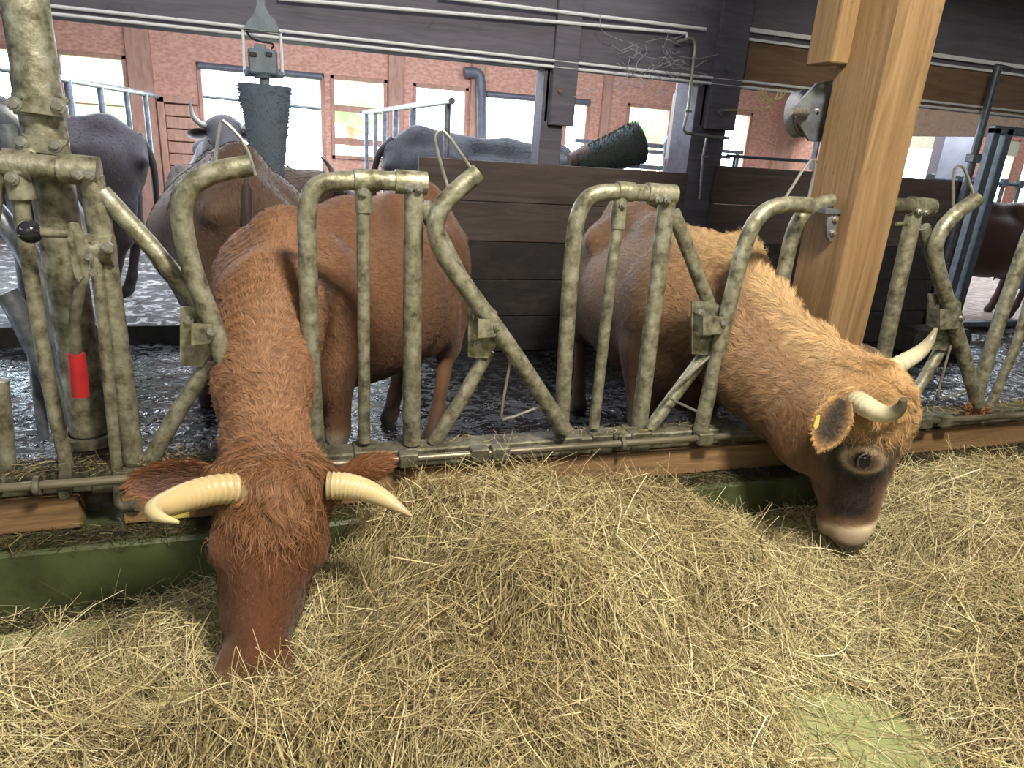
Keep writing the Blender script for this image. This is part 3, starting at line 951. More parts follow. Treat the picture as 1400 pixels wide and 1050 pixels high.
# rolled blinds over the openings
for i, name in ((2, 'blind'), (5, 'blind'), (6, 'blind')):
    a, b, z0, z1 = wins[i]
    o = MB().tube([(a+0.03, YB-0.05, z1-0.05), (b-0.03, YB-0.05, z1-0.05)], 0.045, 12).build('rolled_blind', M['pvc'])
    tag(o, {2: 'grey rolled-up wind curtain along the top of the tall doorway', 5: 'grey rolled-up wind curtain over the window beside the drain pipe', 6: 'short grey rolled-up wind curtain right of the near column'}[i], 'blind')
a, b, z0, z1 = wins[2]
o = MB().tube([(a, YB+0.02, 1.48+k(.035)), (b, YB+0.02, 1.48+k(.031))], 0.022, 10).build('door_bar', M['galv_blue'])
tag(o, 'thin steel bar across the tall bright doorway', 'bar')
# other walls, ceiling
struct(MB().box((-8.1, -4, -0.6), (-8, YB+0.14, 4.0)), 'wall_left', M['aisle_wall'])
struct(MB().box((18, -4, -0.6), (18.1, YB+0.14, 4.0)), 'wall_right', M['aisle_wall'])
struct(MB().box((-8, -4.1, -0.6), (18, -4, 4.6)), 'wall_front', M['aisle_wall'])
struct(MB().box((-8, 2.55, 3.4), (18, YB+0.14, 3.5)).box((-8, -4, 4.5), (18, 2.65, 4.6)).box((-8, 2.55, 3.4), (18, 2.65, 4.5)), 'ceiling', M['ceiling'])
struct(MB().box((-8, -4, -0.12), (-4, 11, -0.06)).box((14, -4, -0.12), (18, 11, -0.06)), 'floor_side', M['concrete'])
# long timber beam and columns of the middle row
YP = 5.40
struct(MB().box((-8, YP, 2.066), (2.09, YP+0.2, 3.4)).box((2.09, YP, 2.085), (8.5, YP+0.2, 3.4)), 'trim_11', M['beam_wood'])
struct(MB().box((3.66, YP-0.01, 2.09), (8.5, YP, 2.44)), 'trim_12', M['beam_brown'])
for j, zz in enumerate((0.1085, 0.1165)):
    x0, x1 = -8, 8.4
    o = MB().tube([(x0, YP-0.03, CAM_H+zz*YP), (x1, YP-0.03, CAM_H+zz*YP+0.02)], 0.011, 8).build('conduit', M['conduit'])
    tag(o, ('bright aluminium conduit along the bottom edge of the long beam, lower of the pair', 'bright aluminium conduit along the bottom edge of the long beam, upper of the pair')[j], 'conduit', 'aluminium conduits')
o = MB().tube([P(380, -2, YP-.05), P(925, 44, YP-.05), P(938, 46, YP-.05), P(940, 56, YP-.05)], 0.013, 8).build('conduit', M['conduit'])
tag(o, 'pale conduit across the upper beam ending in an elbow at the wide column', 'conduit', 'aluminium conduits')
o = MB().tube([P(600, -4, YP-.05), P(965, 40, YP-.05)], 0.013, 8).build('conduit', M['conduit'])
tag(o, 'pale conduit crossing the upper beam above its elbowed twin', 'conduit', 'aluminium conduits')
o = MB().box(P(1023, 41, YP-.02)-np.array([0, .02, .015]), np.array([8.4, YP-.01, CAM_H+.19*YP+0.02])).build('conduit', M['conduit'])
tag(o, 'pale square cable duct on the beam right of the wide column, upper one', 'conduit', 'aluminium conduits')
o = MB().box(P(1023, 53, YP-.02)-np.array([0, .02, .015]), np.array([8.4, YP-.01, CAM_H+.1765*YP+0.015])).build('conduit', M['conduit'])
tag(o, 'pale square cable duct on the beam right of the wide column, lower one', 'conduit', 'aluminium conduits')


def column(x0, x1, xl0, xl1, depth, ztop_cheek, zc, label):
    r = empty('timber_column', ((x0+x1)/2, YP, FZ), label, 'column')
    MB().box((xl0, YP+0.02, FZ), (xl1, YP+0.02+depth*0.7, 3.4), None, 0.006).build('post', M['beam_wood'], r)
    MB().box((x0, YP-0.04, zc), (x1, YP+0.02, 3.35), None, 0.006).build('front_board', M['beam_wood'], r)
    MB().box((x0-0.03, YP+0.02, zc+0.02), (x0+0.0, YP+depth, 3.3), None, 0.005).build('side_board', M['lit_reveal_wood'], r)
    MB().box((x0-0.012, YP+0.10, 1.46), (x0+0.03, YP+depth+0.06, zc+0.3), None, 0.005).build('side_board', M['lit_reveal_wood'], r)
    return r
c1 = column(0.361*YP, 0.391*YP*1.02, 0.352*YP, 0.386*YP, 0.27, 3.3, CAM_H+0.034*YP, 'dark timber column with pale lit-toned side boards, in front of the bright windows at centre')
c2 = column(0.619*YP, 0.672*YP, 0.603*YP, 0.664*YP, 0.50, 3.3, CAM_H+0.0465*YP, 'wide dark timber column with pale lit-toned side boards and a water pipe, right of centre')
for (px, py) in ((995, 94), (985, 154)):
    q = P(px, py, YP-0.045)
    MB().tube([q-np.array([0, .012, 0]), q], 0.026, 18).build('bolt_washer', M['galv_blue'], c2)
q = P(766, 124, YP-.045); MB().tube([q-np.array([0, .012, 0]), q], 0.02, 18).build('bolt_washer', M['beam_brown'], c1)
# water pipe on the wide column
YW = YP-0.08
wp = empty('water_pipe', P(940, 120, YW), 'thin steel water pipe with elbows running down the wide column', 'pipe')
MB().tube([P(925, 58, YW), P(945, 52, YW), P(951, 58, YW), P(947, 90, YW), P(941, 150, YW), P(934, 176, YW), P(938, 183, YW), P(996, 189, YW)], 0.013, 10, smooth=1).build('pipe_run', M['bolt'], wp)
MB().tube([P(966, 188, YW), P(961, 215, YW), P(956, 272, YW)], 0.011, 10).build('drop_pipe', M['bolt'], wp)
for (a, b) in ((950, 80), (941, 152), (963, 214)):
    MB().box(P(a, b, YW)-np.array([.03, .012, .008]), P(a, b, YW)+np.array([.03, .012, .008]), None, .003).build('pipe_clip', M['bolt'], wp)
# board partition between the columns
def boards(x0, x1, zt, label, y=YP-0.045, n=5):
    r = empty('board_partition', ((x0+x1)/2, y, FZ), label, 'partition')
    h = (zt-FZ)/n
    for j in range(n):
        MB().box((x0, y, FZ+j*h+0.003), (x1, y+0.06, FZ+(j+1)*h-0.003), None, 0.005).build('board', M['part_wood'] if j > n-3 else M['part_dirty'], r)
    return r
boards(0.93, 3.24, CAM_H-0.0205*YP, 'stained horizontal board partition behind the two near cows, left of the wide column')
boards(3.52, 6.45, CAM_H-0.0058*YP, 'board partition with a rail on top, right of the wide column')
tr = empty('partition_rail', (4.8, YP, 1.45), 'low steel rail on top of the right-hand board partition', 'rail')
MB().tube([(3.62, YP, 1.53), (5.2, YP, 1.53)], 0.014, 10).build('top_tube', M['blue_steel'], tr)
for x in (3.70, 4.55, 5.15):
    MB().tube([(x, YP, 1.44), (x, YP, 1.53)], 0.012, 8).build('upright', M['blue_steel'], tr)

# drain pipe on the back wall
dp = MB().tube([P(635, 99, YB-.1), P(652, 99, YB-.1), P(658, 108, YB-.1), P(658, 225, YB-.1)], 0.075, 16, smooth=2).build('drain_pipe', M['pvc'])
tag(dp, 'dark grey plastic drain pipe with an elbow on the back wall', 'pipe')

# ------------------------------------------------------------------ divider gates of the lying area
def divider(name, label, pts, mats, r=0.03, drops=(), low=None, group=None):
    pts = [np.array(p) for p in pts]
    e = empty(name, (pts[0][0], pts[0][1], FZ), label, 'divider', group)
    MB().tube(pts, r, 12).build('top_rail', mats, e)
    for (q, zb, rr) in drops:
        MB().tube([q, (q[0], q[1], zb)], rr, 12).build('upright', mats, e)
    return e
za = 1.80
A0 = P(0, 90, 1); A0 = CAM+(P(0, 92, 1)-CAM)*((za-CAM_H)/(P(0, 92, 1)[2]-CAM_H))
A1 = CAM+(P(215, 131, 1)-CAM)*((za-CAM_H)/(P(215, 131, 1)[2]-CAM_H))
def on(A, B, px):                        # point of the rail seen at picture column px
    best = None
    for t in np.linspace(-0.3, 1.3, 400):
        q = A+(B-A)*t; v = q-CAM; z = v@_F
        x = 700+FPX*(v@_R2)/z
        if best is None or abs(x-px) < best[0]: best = (abs(x-px), q)
    return best[1]
dr = [(on(A0, A1, px), zb, rr) for px, zb, rr in ((18, .5, .035), (92, .6, .035), (136, .9, .032), (172, .4, .03), (198, .4, .03))]
divider('stall_divider', 'steel stall divider rail with hanging uprights at upper left', [A0+(A0-A1)*0.1, A1], M['galv_blue'], 0.032, dr)
zb_ = 1.80
C0 = CAM+(P(618, 138, 1)-CAM)*((zb_-CAM_H)/(P(618, 138, 1)[2]-CAM_H))
C1 = CAM+(P(490, 155, 1)-CAM)*((zb_-CAM_H)/(P(490, 155, 1)[2]-CAM_H))
dr = [(on(C0, C1, px), zb, rr) for px, zb, rr in ((612, 0.1, .028), (565, .9, .035), (541, .6, .033), (526, .8, .03), (513, .8, .03), (501, .9, .03))]
divider('stall_divider', 'steel stall divider rail with close uprights at centre, beside the black cow', [C0, C1], M['galv_blue'], 0.028, dr)
# big slanted tubes at the left edge
YT = 3.4
sd = empty('cubicle_tubes', P(20, 480, YT), 'thick slanting galvanised stall tubes at the left edge behind the feed fence', 'stall tubes')
MB().tube([P(-30, 135, YT), P(20, 158, YT), P(52, 205, YT), P(90, 280, YT), P(128, 345, YT)], 0.05, 16, smooth=2).build('curved_tube', M['galv_blue'], sd)
MB().tube([P(-10, 285, YT), P(40, 345, YT), P(80, 450, YT), P(105, 560, YT), P(108, 600, YT)], 0.045, 16, smooth=2).build('curved_tube', M['galv_blue'], sd)
MB().tube([P(8, 400, YT), P(22, 420, YT), P(60, 500, YT), P(95, 560, YT), P(104, 596, YT)], 0.045, 16, smooth=2).build('curved_tube', M['galv_blue'], sd)
MB().tube([P(10, 170, YT-.1), P(22, 250, YT-.1), P(42, 370, YT-.1)], 0.03, 12).build('upright', M['galv_blue'], sd)
MB().tube([P(1, 240, YT+.1), P(12, 246, YT+.1), P(22, 300, YT+.1), P(60, 600, YT+.1)], 0.025, 12).build('upright', M['galv_blue'], sd)
# black bedding block wall at far left
# ------------------------------------------------------------------ brushes
def brush(label, top, axis, l, r0, r1, mb_mat, dark, seed, bris=2600):
    top = np.array(top, float); axis = unit(axis)
    e = empty('cow_brush', top, label, 'cow brush')
    bot = top+axis*l
    MB().tube([top, bot], [r0*0.93, r1*0.93], 40).build('brush_body', mb_mat, e)
    r = np.random.default_rng(seed)
    n = bris
    t = r.random(n); a = r.uniform(0, 2*math.pi, n)
    u = unit(np.cross(axis, (0.3, 1, 0.1))); w = np.cross(axis, u)
    rad = (r0+(r1-r0)*t)
    dirs = np.cos(a)[:, None]*u+np.sin(a)[:, None]*w
    p0 = top+axis*(t*l)[:, None]+dirs*(rad*0.9)[:, None]
    p1 = p0+dirs*(rad*0.1+r.uniform(0.0, 0.015, n))[:, None]+r.normal(size=(n, 3))*0.005
    sd_ = axis*0.003
    V = np.stack([p0-sd_, p0+sd_, p1], 1).reshape(-1, 3)
    L = np.arange(3*n)
    array_mesh('bristles', V, L, np.arange(n)*3, np.full(n, 3), mb_mat, e, None, False)['kind'] = 'stuff'
    if dark:
        n = 700; a = r.uniform(0, 2*math.pi, n); q = np.sqrt(r.random(n))*r0*.95
        p0 = top+(np.cos(a)*q)[:, None]*u+(np.sin(a)*q)[:, None]*w
        p1 = p0-axis*r.uniform(0.03, 0.075, n)[:, None]+(np.cos(a)[:, None]*u+np.sin(a)[:, None]*w)*0.03*(q/r0)[:, None]
        V = np.stack([p0-w*0.004, p0+w*0.004, p1], 1).reshape(-1, 3)
        array_mesh('end_bristles', V, np.arange(3*n), np.arange(n)*3, np.full(n, 3), mb_mat, e, None, False)['kind'] = 'stuff'
    return e, bot
YM = 5.0
bt = P(362, 117, YM); bb = P(366, 207, YM)
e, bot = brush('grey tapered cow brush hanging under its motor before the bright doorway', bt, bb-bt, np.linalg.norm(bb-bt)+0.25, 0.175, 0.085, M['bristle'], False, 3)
mx = lambda px, py: P(px, py, YM)
MB().box(mx(341, 101)+np.array([0, -.08, 0]), mx(379, 70)+np.array([0, .08, 0]), None, 0.012).build('motor_box', M['motor'], e)
MB().box(mx(348, 72)+np.array([0, -.05, 0]), mx(364, 62)+np.array([0, .05, 0]), None, 0.008).build('motor_cap', M['motor'], e)
MB().tube([mx(361, 100), mx(362, 107)], [0.075, 0.06], 24).tube([mx(362, 105), mx(362, 118)], 0.03, 16).build('gearbox', M['motor'], e)
for px in (344+3, 365+3):
    MB().box(mx(px, 76)+np.array([-.02, -.095, -.012]), mx(px, 76)+np.array([.02, -.08, .012]), None, .003).build('vent', M['black'], e)
MB().tube([mx(335, 100), mx(332, 41), mx(384, 46), mx(386, 102)], 0.011, 8).build('hanger_frame', M['conduit'], e)
MB().tube([mx(334, 100)+np.array([0, -.01, 0]), mx(388, 103)+np.array([0, -.01, 0])], 0.02, 8).build('hanger_foot', M['motor'], e)
MB().prism([mx(*p)+np.array([0, -.02, 0]) for p in ((333, 40), (338, 30), (346, 22), (351, 8), (351, -12), (362, -12), (362, 8), (368, 20), (376, 28), (383, 44))], (0, .025, 0)).build('bracket', M['motor'], e)
MB().tube([mx(336, 40), mx(342, 52), mx(355, 57), mx(372, 59), mx(375, 63), mx(370, 67)], 0.006, 8, smooth=2).build('cable', M['black'], e)
b0 = P(788, 206, 5.9); b1 = P(871, 192, 5.9)
e, bot = brush('dark tapered brush tilted sideways above the board partition', P(872, 196, 5.9), P(797, 222, 5.9)-P(872, 196, 5.9), 0.62, 0.20, 0.105, M['bristle_dark'], True, 5, 3600)
MB().tube([P(803, 213, 5.9), P(778, 219, 5.9)], [0.10, 0.05], 24).build('worn_end', M['part_wood'], e)

# bundle of dusty cobweb at the column
def cobweb():
    r = np.random.default_rng(4); mb = MB()
    for i in range(70):
        a = np.array([r.uniform(845, 935), r.uniform(55, 125)]); b = a+r.normal(size=2)*np.array([22, 16])
        m = (a+b)/2+r.normal(size=2)*6
        Y = YP-0.06-r.random()*0.25
        mb.tube([P(*a, Y), P(*m, Y-.02), P(*b, Y)], 0.0022, 4, smooth=1, cap=False)
    o = mb.build('cobweb', M['web'])
    tag(o, 'dusty tangle of cobweb hanging under the beam beside the wide column', 'cobweb', kind='stuff')
cobweb()
# yellow cable coil under beam
cc = MB()
for j in range(3):
    c = P(1050+j*6, 118, YP-.04); pts = []
    for t in np.linspace(0, 1, 14):
        a = math.pi*(1+t)
        pts.append(P(1050+j*5+math.cos(a)*14, 122+abs(math.sin(a))*(19-j*2), YP-.04-j*.01))
    cc.tube(pts, 0.006, 6)
cc.tube([P(1040, 121, YP-.05), P(1053, 140, YP-.05), P(1052, 147, YP-.05), P(1035, 150, YP-.05), P(985, 151, YP-.05)], 0.006, 6, smooth=2)
tag(cc.build('cable_coil', M['cable_yellow']), 'loops of yellow cable hanging under the beam right of the wide column', 'cable')

# ------------------------------------------------------------------ far feed fence seen over the partition, right hall
def far_fence(x0, x1, y, z, step, mats, label, legs=0.55, r=0.03):
    e = empty('far_feed_fence', (x0, y, FZ), label, 'fence')
    MB().tube([(x0, y, z), (x1, y, z)], r, 10).build('top_rail', mats, e)
    MB().tube([(x0, y, z-legs*0.3), (x1, y, z-legs*0.3)], r*.8, 10).build('rail', mats, e)
    x = x0; i = 0
    while x < x1:
        MB().tube([(x, y, z), (x+(0.12 if i % 3 == 1 else 0), y, z-legs)], r*1.1, 10).build('upright', mats, e)
        MB().box((x-0.05, y-0.05, z-0.06), (x+0.05, y+0.05, z+0.08), None, .01).build('clamp', mats, e)
        x += step*(0.6 if i % 2 else 1.0); i += 1
    return e
far_fence(7.15, 8.9, 9.7, 1.33, 0.34, M['conduit'], 'bright white feed fence seen far behind between column and timber post', 1.36, 0.022)
far_fence(9.9, 15.5, 9.0, 1.43, 0.62, M['blue_steel'], 'blue-grey feed fence in front of the right hall windows', 1.4)
o = MB().box((k(.455)+.02, 9.3, 1.52), (k(.60), 9.34, 1.57)).box((k(.36), 9.3, 1.60), (k(.62), 9.34, 1.65)).box((k(.36), 9.3, 1.30), (k(.62), 9.34, 1.36)).box((k(.38), 9.3, -0.03), (k(.385), 9.34, 1.60)).box((k(.61), 9.3, -0.03), (k(.615), 9.34, 1.60)).build('window_rail', M['galv_blue'])
tag(o, 'double steel rail in front of the windows between the two timber columns', 'rail')
o = MB().tube([P(908, 245, 8.8)*np.array([1, 1, 0])+np.array([0, 0, -0.03]), P(908, 245, 8.8), P(909, 195, 8.8), P(913, 186, 8.8), P(922, 186, 8.8), P(927, 197, 8.8)], 0.02, 10, smooth=2).build('bent_tube', M['galv_blue'])
tag(o, 'thin bent tube loop before the window left of the wide column', 'tube')
struct(MB().box((9.25*1.105, 9.2, -0.1), (9.25*1.185, 9.4, 2.30)), 'trim_13', M['concrete'])
struct(MB().box((8.5, 5.6, 2.0), (8.62, 10.5, 3.4)), 'trim_14', M['beam_brown'])
struct(MB().box((1.075*8, 8.0, 2.27), (14, 8.2, 2.75)), 'trim_15', M['beam_brown'])
# tall steel pole and gate frame at the right
Yp = 5.15
gp = empty('steel_gate_post', (1.188*Yp, Yp, FZ), 'tall slim dark steel pole rising at the right edge', 'pole')
MB().tube([(1.188*Yp, Yp, FZ), (1.188*Yp, Yp, CAM_H+0.188*Yp)], 0.035, 14).build('pole', M['blue_steel'], gp)
MB().tube([(1.188*Yp-0.03, Yp, CAM_H+0.188*Yp), (1.188*Yp+0.15, Yp, CAM_H+0.188*Yp-0.01)], 0.02, 10).build('top_arm', M['blue_steel'], gp)
MB().box((1.188*Yp-.05, Yp-.05, 1.62), (1.188*Yp+.05, Yp+.05, 1.70), None, .01).build('clamp', M['blue_steel'], gp)
gf = empty('steel_gate', (1.20*5.6, 5.6, FZ), 'dark steel gate right of the tall pole', 'gate')
for x in (6.78, 6.95):
    MB().box((x, 5.55, FZ), (x+0.09, 5.63, 1.98), None, .006).build('gate_post', M['blue_steel'], gf)
MB().box((6.78, 5.55, 1.92), (10.5, 5.63, 2.0), None, .006).build('top_bar', M['blue_steel'], gf)
MB().box((6.95, 5.55, -0.1), (10.5, 5.63, -0.04), None, .006).build('bottom_bar', M['blue_steel'], gf)
for x in (7.75, 8.05):
    MB().tube([(x, 5.5, 0.35), (x+.05, 5.5, 1.3)], 0.035, 12).build('gate_bar', M['blue_steel'], gf)
blk = MB().box((5.55, 4.72, FZ), (6.25, 5.04, 0.10), None, 0.05).build('dung_block', M['dung'])
tag(blk, 'black dung-covered concrete block at the floor step on the right', 'block')

# ------------------------------------------------------------------ outdoors
struct(MB().box((-30, YB+0.3, -0.9), (45, 70, -0.7)), 'ground_outside', M['grass'])
def tree(x, y, h, r, seed, label):
    e = empty('tree', (x, y, -0.7), label, 'tree', 'trees outside the windows')
    MB().tube([(x, y, -0.7), (x, y, h*0.6)], [0.2, 0.1], 10).build('trunk', M['frame_wood'], e)
    rr = np.random.default_rng(seed); B = Body()
    for i in range(16):
        d = rr.normal(size=3); d /= np.linalg.norm(d)
        B.ell(np.array([x, y, h*0.65])+d*r*0.55*np.array([1, 1, 1.2]), (r*.45, r*.45, r*.42), 0.3)
    V, F = B.skin(0.25)
    V = V+vnoise(V, 3, seed)*0.12
    o = body_mesh('crown', V, F, np.full((len(V), 3), 0.3), e, M['foliage'])
for i, (x, y, h, r, lb_) in enumerate(((1.4, 17.5, 4.6, 1.5, 'pale green tree outside the barred window'), (-4.0, 19, 4.0, 1.6, 'pale green tree outside the left window'), (10.5, 19.5, 5.2, 1.7, 'pale green tree outside the window left of the wide column'))):
    tree(x, y, h, r, 40+i, lb_)


# ------------------------------------------------------------------ feed fence
YF = 2.30
TF = lambda *pts: [P(a, b, YF) for a, b in pts]
TS = lambda *pts: [P(a, b, YF-0.065) for a, b in pts]


def bolt(px, py, Y, parent, r=0.013, name='bolt'):
    q = P(px, py, Y)
    MB().tube([q+np.array([0, .004, 0]), q-np.array([0, .006, 0])], r*1.35, 16).tube([q, q-np.array([0, .014, 0])], r*.85, 6).build(name, M['bolt'], parent)


def sleeve(px0, py0, px1, py1, r, parent, Y=YF, name='sleeve'):
    MB().tube([P(px0, py0, Y), P(px1, py1, Y)], r, 20).build(name, M['galv'], parent)


def bracket(cx, cy, w, h, parent, slant=0):
    """pivot bracket: back plate with slot bolts and folded cheek"""
    Y = YF-0.035
    pr_ = [P(cx-w/2-slant, cy+h/2, Y), P(cx+w*0.18-slant, cy+h/2+2, Y), P(cx+w/2, cy+h*0.25, Y), P(cx+w/2, cy-h*0.35, Y), P(cx+w*0.2+slant, cy-h/2, Y), P(cx-w/2+slant, cy-h/2, Y)]
    b = MB().prism(pr_, (0, 0.008, 0)).build('pivot_bracket', M['galv'], parent)
    Y2 = YF-0.105
    MB().prism([P(cx-w*0.12, cy+h*0.14, Y2), P(cx+w*0.42, cy+h*0.12, Y2), P(cx+w*0.62, cy-h*0.06, Y2), P(cx+w*0.5, cy-h*0.20, Y2), P(cx-w*0.12, cy-h*0.22, Y2)], (0, 0.006, 0)).build('cheek_plate', M['galv'], b)
    MB().prism([P(cx-w*0.12, cy+h*0.14, Y2), P(cx-w*0.12, cy-h*0.22, Y2), P(cx-w*0.15, cy-h*0.22, Y2), P(cx-w*0.15, cy+h*0.14, Y2)], (0, 0.07, 0)).build('cheek_web', M['galv'], b)
    bolt(cx-w*0.22, cy-h*0.28, Y, b, .012); bolt(cx-w*0.2, cy+h*0.26, Y, b, .010); bolt(cx+w*0.48, cy-h*0.08, Y2, b, .009)
    return b


def bay(label, arch, inner, post, up, low, arm, brk, wires, tee, base_px):
    e = empty('feed_fence_bay', P(*base_px, YF), label, 'fence', 'self-locking feed fence')
    if arch: MB().tube(TF(*arch[0]), arch[1], 20, smooth=3).build('arch_tube', M['galv'], e)
    for (pts, r) in inner:
        MB().tube(TF(*pts), r, 16).build('inner_bar', M['galv'], e)
    for (pts, r) in post:
        MB().tube(TF(*pts), r, 20).build('post', M['galv'], e)
    for pts in up: MB().tube(TF(*pts), 0.027, 18).build('upper_brace', M['galv'], e)
    for pts in low: MB().tube(TF(*pts), 0.027, 18).build('lower_brace', M['galv'], e)
    if arm:
        a = MB().tube(TS(*arm), 0.0305, 20, smooth=3).build('swing_arm', M['galv'], e)
        for w in wires:
            MB().tube([P(x, y, YF-0.055) for x, y in w], 0.0055, 8, smooth=1).build('guard_wire', M['bolt'], a)
    if brk: bracket(*brk, e)
    for t in tee: t(e)
    return e


def tee_mid(px, py, ex, ey, r=0.036):
    def f(e):
        MB().tube([P(px, py, YF), P(ex, ey, YF)], r, 22).build('end_sleeve', M['galv'], e)
        bolt(px+(ex-px)*0.45, py+8, YF-r, e, .011); bolt(px+(ex-px)*0.75, py+9, YF-r, e, .011)
    return f


bay('galvanised feed fence bay beside the red-gripped lever, its yoke arm against the red-brown cow',
    ([(-40, 640), (-30, 420), (-25, 330), (-10, 235), (10, 222), (60, 229), (132, 234)], 0.034),
    [([(24, 236), (40, 360), (66, 520), (92, 640)], 0.021), ([(0, 520), (6, 580), (13, 655)], 0.023)],
    [([(124, 240), (140, 330), (160, 470), (182, 632)], 0.034)],
    [[(138, 262), (205, 335), (272, 415)]], [[(290, 492), (245, 560), (203, 634)]],
    [(344, 226), (300, 233), (268, 246), (250, 268), (247, 300), (262, 370), (290, 440), (318, 530), (330, 572)],
    (268, 460, 44, 80), [[(294, 225), (301, 168), (306, 164), (336, 196), (349, 240)]],
    [tee_mid(82, 230, 136, 235, 0.042), lambda e: MB().tube(TF((6, 223), (44, 228)), 0.041, 22).build('sleeve', M['galv'], e), lambda e: MB().tube(TF((22, 230), (30, 272)), 0.034, 20).build('drop_sleeve', M['galv'], e), lambda e: bolt(17, 244, YF-.04, e)],
    (180, 640))
bay('galvanised feed fence bay between the two eating cows, yoke arm slanting across the gap',
    ([(433, 615), (424, 480), (421, 350), (418, 285), (430, 252), (470, 246), (560, 248)], 0.030),
    [([(496, 262), (497, 400), (498, 604)], 0.0215)],
    [([(566, 262), (564, 400), (563, 606)], 0.033)],
    [[(578, 278), (604, 328), (640, 400), (668, 440)]], [[(668, 478), (632, 545), (592, 606)]],
    [(654, 236), (622, 262), (600, 285), (594, 315), (606, 350), (650, 410), (700, 478), (772, 588)],
    (660, 452, 40, 72), [[(612, 256), (594, 193), (597, 181), (607, 176), (643, 229), (653, 243)], [(699, 488), (684, 568), (689, 575), (748, 552)]],
    [tee_mid(540, 248, 583, 251, 0.038), lambda e: MB().tube(TF((484, 246), (518, 247)), 0.0345, 22).build('sleeve', M['galv'], e), lambda e: MB().tube(TF((496, 252), (497, 290)), 0.027, 18).build('drop_sleeve', M['galv'], e), lambda e: bolt(497, 264, YF-.026, e, .010)],
    (563, 608))
bay('galvanised feed fence bay holding the golden brown cow, yoke arm curving over its neck',
    ([(767, 592), (776, 430), (784, 330), (790, 290), (808, 264), (850, 262), (900, 265)], 0.030),
    [([(849, 270), (836, 370), (812, 584)], 0.0215)],
    [([(912, 276), (893, 430), (873, 587)], 0.033)],
    [[(920, 290), (944, 350), (972, 425)]], [[(966, 482), (930, 530), (888, 586)]],
    [(1109, 281), (1070, 278), (1040, 290), (1020, 325), (1005, 385), (985, 465), (957, 592)],
    (968, 448, 44, 72), [[(1074, 270), (1106, 219), (1117, 218), (1106, 270)], [(972, 486), (913, 537), (915, 545), (952, 562)]],
    [tee_mid(883, 264, 922, 267, 0.038), lambda e: MB().tube(TF((843, 261), (866, 263)), 0.0345, 22).build('sleeve', M['galv'], e), lambda e: MB().tube(TF((848, 268), (844, 312)), 0.027, 18).build('drop_sleeve', M['galv'], e), lambda e: bolt(851, 280, YF-.026, e, .010)],
    (875, 588))
bay('galvanised feed fence bay on the far side of the timber post',
    ([(1330, 560), (1362, 450), (1400, 340), (1420, 290), (1450, 280), (1520, 284)], 0.030),
    [([(1430, 330), (1390, 470), (1352, 560)], 0.0215)],
    [([(1250, 292), (1228, 390), (1190, 570)], 0.033)],
    [[(1262, 310), (1280, 370), (1298, 430)]], [[(1290, 470), (1262, 520), (1222, 578)]],
    [(1336, 272), (1305, 292), (1284, 318), (1276, 345), (1290, 395), (1310, 460), (1337, 553)],
    (1292, 440, 44, 76), [[(1303, 285), (1303, 232), (1313, 225), (1320, 233), (1331, 266)], [(1300, 472), (1281, 540), (1286, 546), (1332, 530)]],
    [tee_mid(1244, 281, 1273, 284, 0.038), lambda e: MB().tube(TF((1205, 280), (1248, 282)), 0.030, 20).build('top_tube', M['galv_dirty'], e),
     lambda e: MB().tube([P(1225, 306, YF-.03), P(1241, 306, YF-.03)], 0.008, 8).build('u_clamp', M['galv'], e)],
    (1195, 572))
# the arch that is clamped to the timber post
e = empty('post_arch', P(1063, 560, YF+.06), 'bent galvanised tube ending in a clamp on the left side of the timber post', 'tube')
MB().tube([P(x, y, YF+.03) for x, y in ((1035, 560), (1055, 460), (1072, 370), (1084, 315), (1100, 288), (1125, 277), (1153, 272))], 0.030, 20, smooth=3).build('arch_tube', M['galv'], e)
q = P(1147, 274, YF+.03)
MB().tube([q+np.array([0.01, 0, .035])+np.array([0, -.033, -.04]), q+np.array([0.008, -.033, .02]), q+np.array([0.008, 0, .04]), q+np.array([0.008, .033, .02]), q+np.array([0.01, .033, -.03])], 0.006, 8, smooth=2).build('u_bolt', M['galv'], e)
MB().prism([P(a, b, YF-.03) for a, b in ((1132, 288), (1152, 288), (1148, 312), (1142, 328), (1135, 330), (1130, 322))], (0, .012, 0)).build('bracket', M['galv_blue'], e)
MB().box(P(1124, 290, YF-.02)-np.array([0, .02, .004]), P(1156, 288, YF-.02)+np.array([0, .05, .006])).build('bracket_top', M['galv_blue'], e)
bolt(1141, 299, YF-.03, e, .010); bolt(1138, 318, YF-.03, e, .010)

# bottom channel rail and locking rod
zt = P(563, 607, YF)[2]
br = empty('bottom_rail', (0.5, YF, zt-0.06), 'long dirty steel bottom rail carrying the whole feed fence', 'rail')
MB().box((-2.2, YF-0.045, zt-0.075), (6.0, YF+0.05, zt-0.003), None, 0.006).build('channel', M['galv_dirty'], br)
for px, py in ((430, 620), (500, 618), (775, 595), (818, 590), (870, 590), (990, 578), (150, 650), (1250, 566), (1345, 560)):
    c = P(px, py, YF)
    MB().box((c[0]-.045, YF-.052, zt-.08), (c[0]+.045, YF+.055, zt+.004), None, .004).build('rail_joint', M['galv_dirty'], br)
YR = YF-0.10
rz = P(800, 610, YR)[2]
lr = empty('locking_rod', (0.5, YR, rz), 'thin locking rod with square catches running in front of the bottom rail', 'rod')
MB().tube([(-1.5, YR, rz), (5.5, YR, rz)], 0.0145, 14).build('rod', M['rod'], lr)
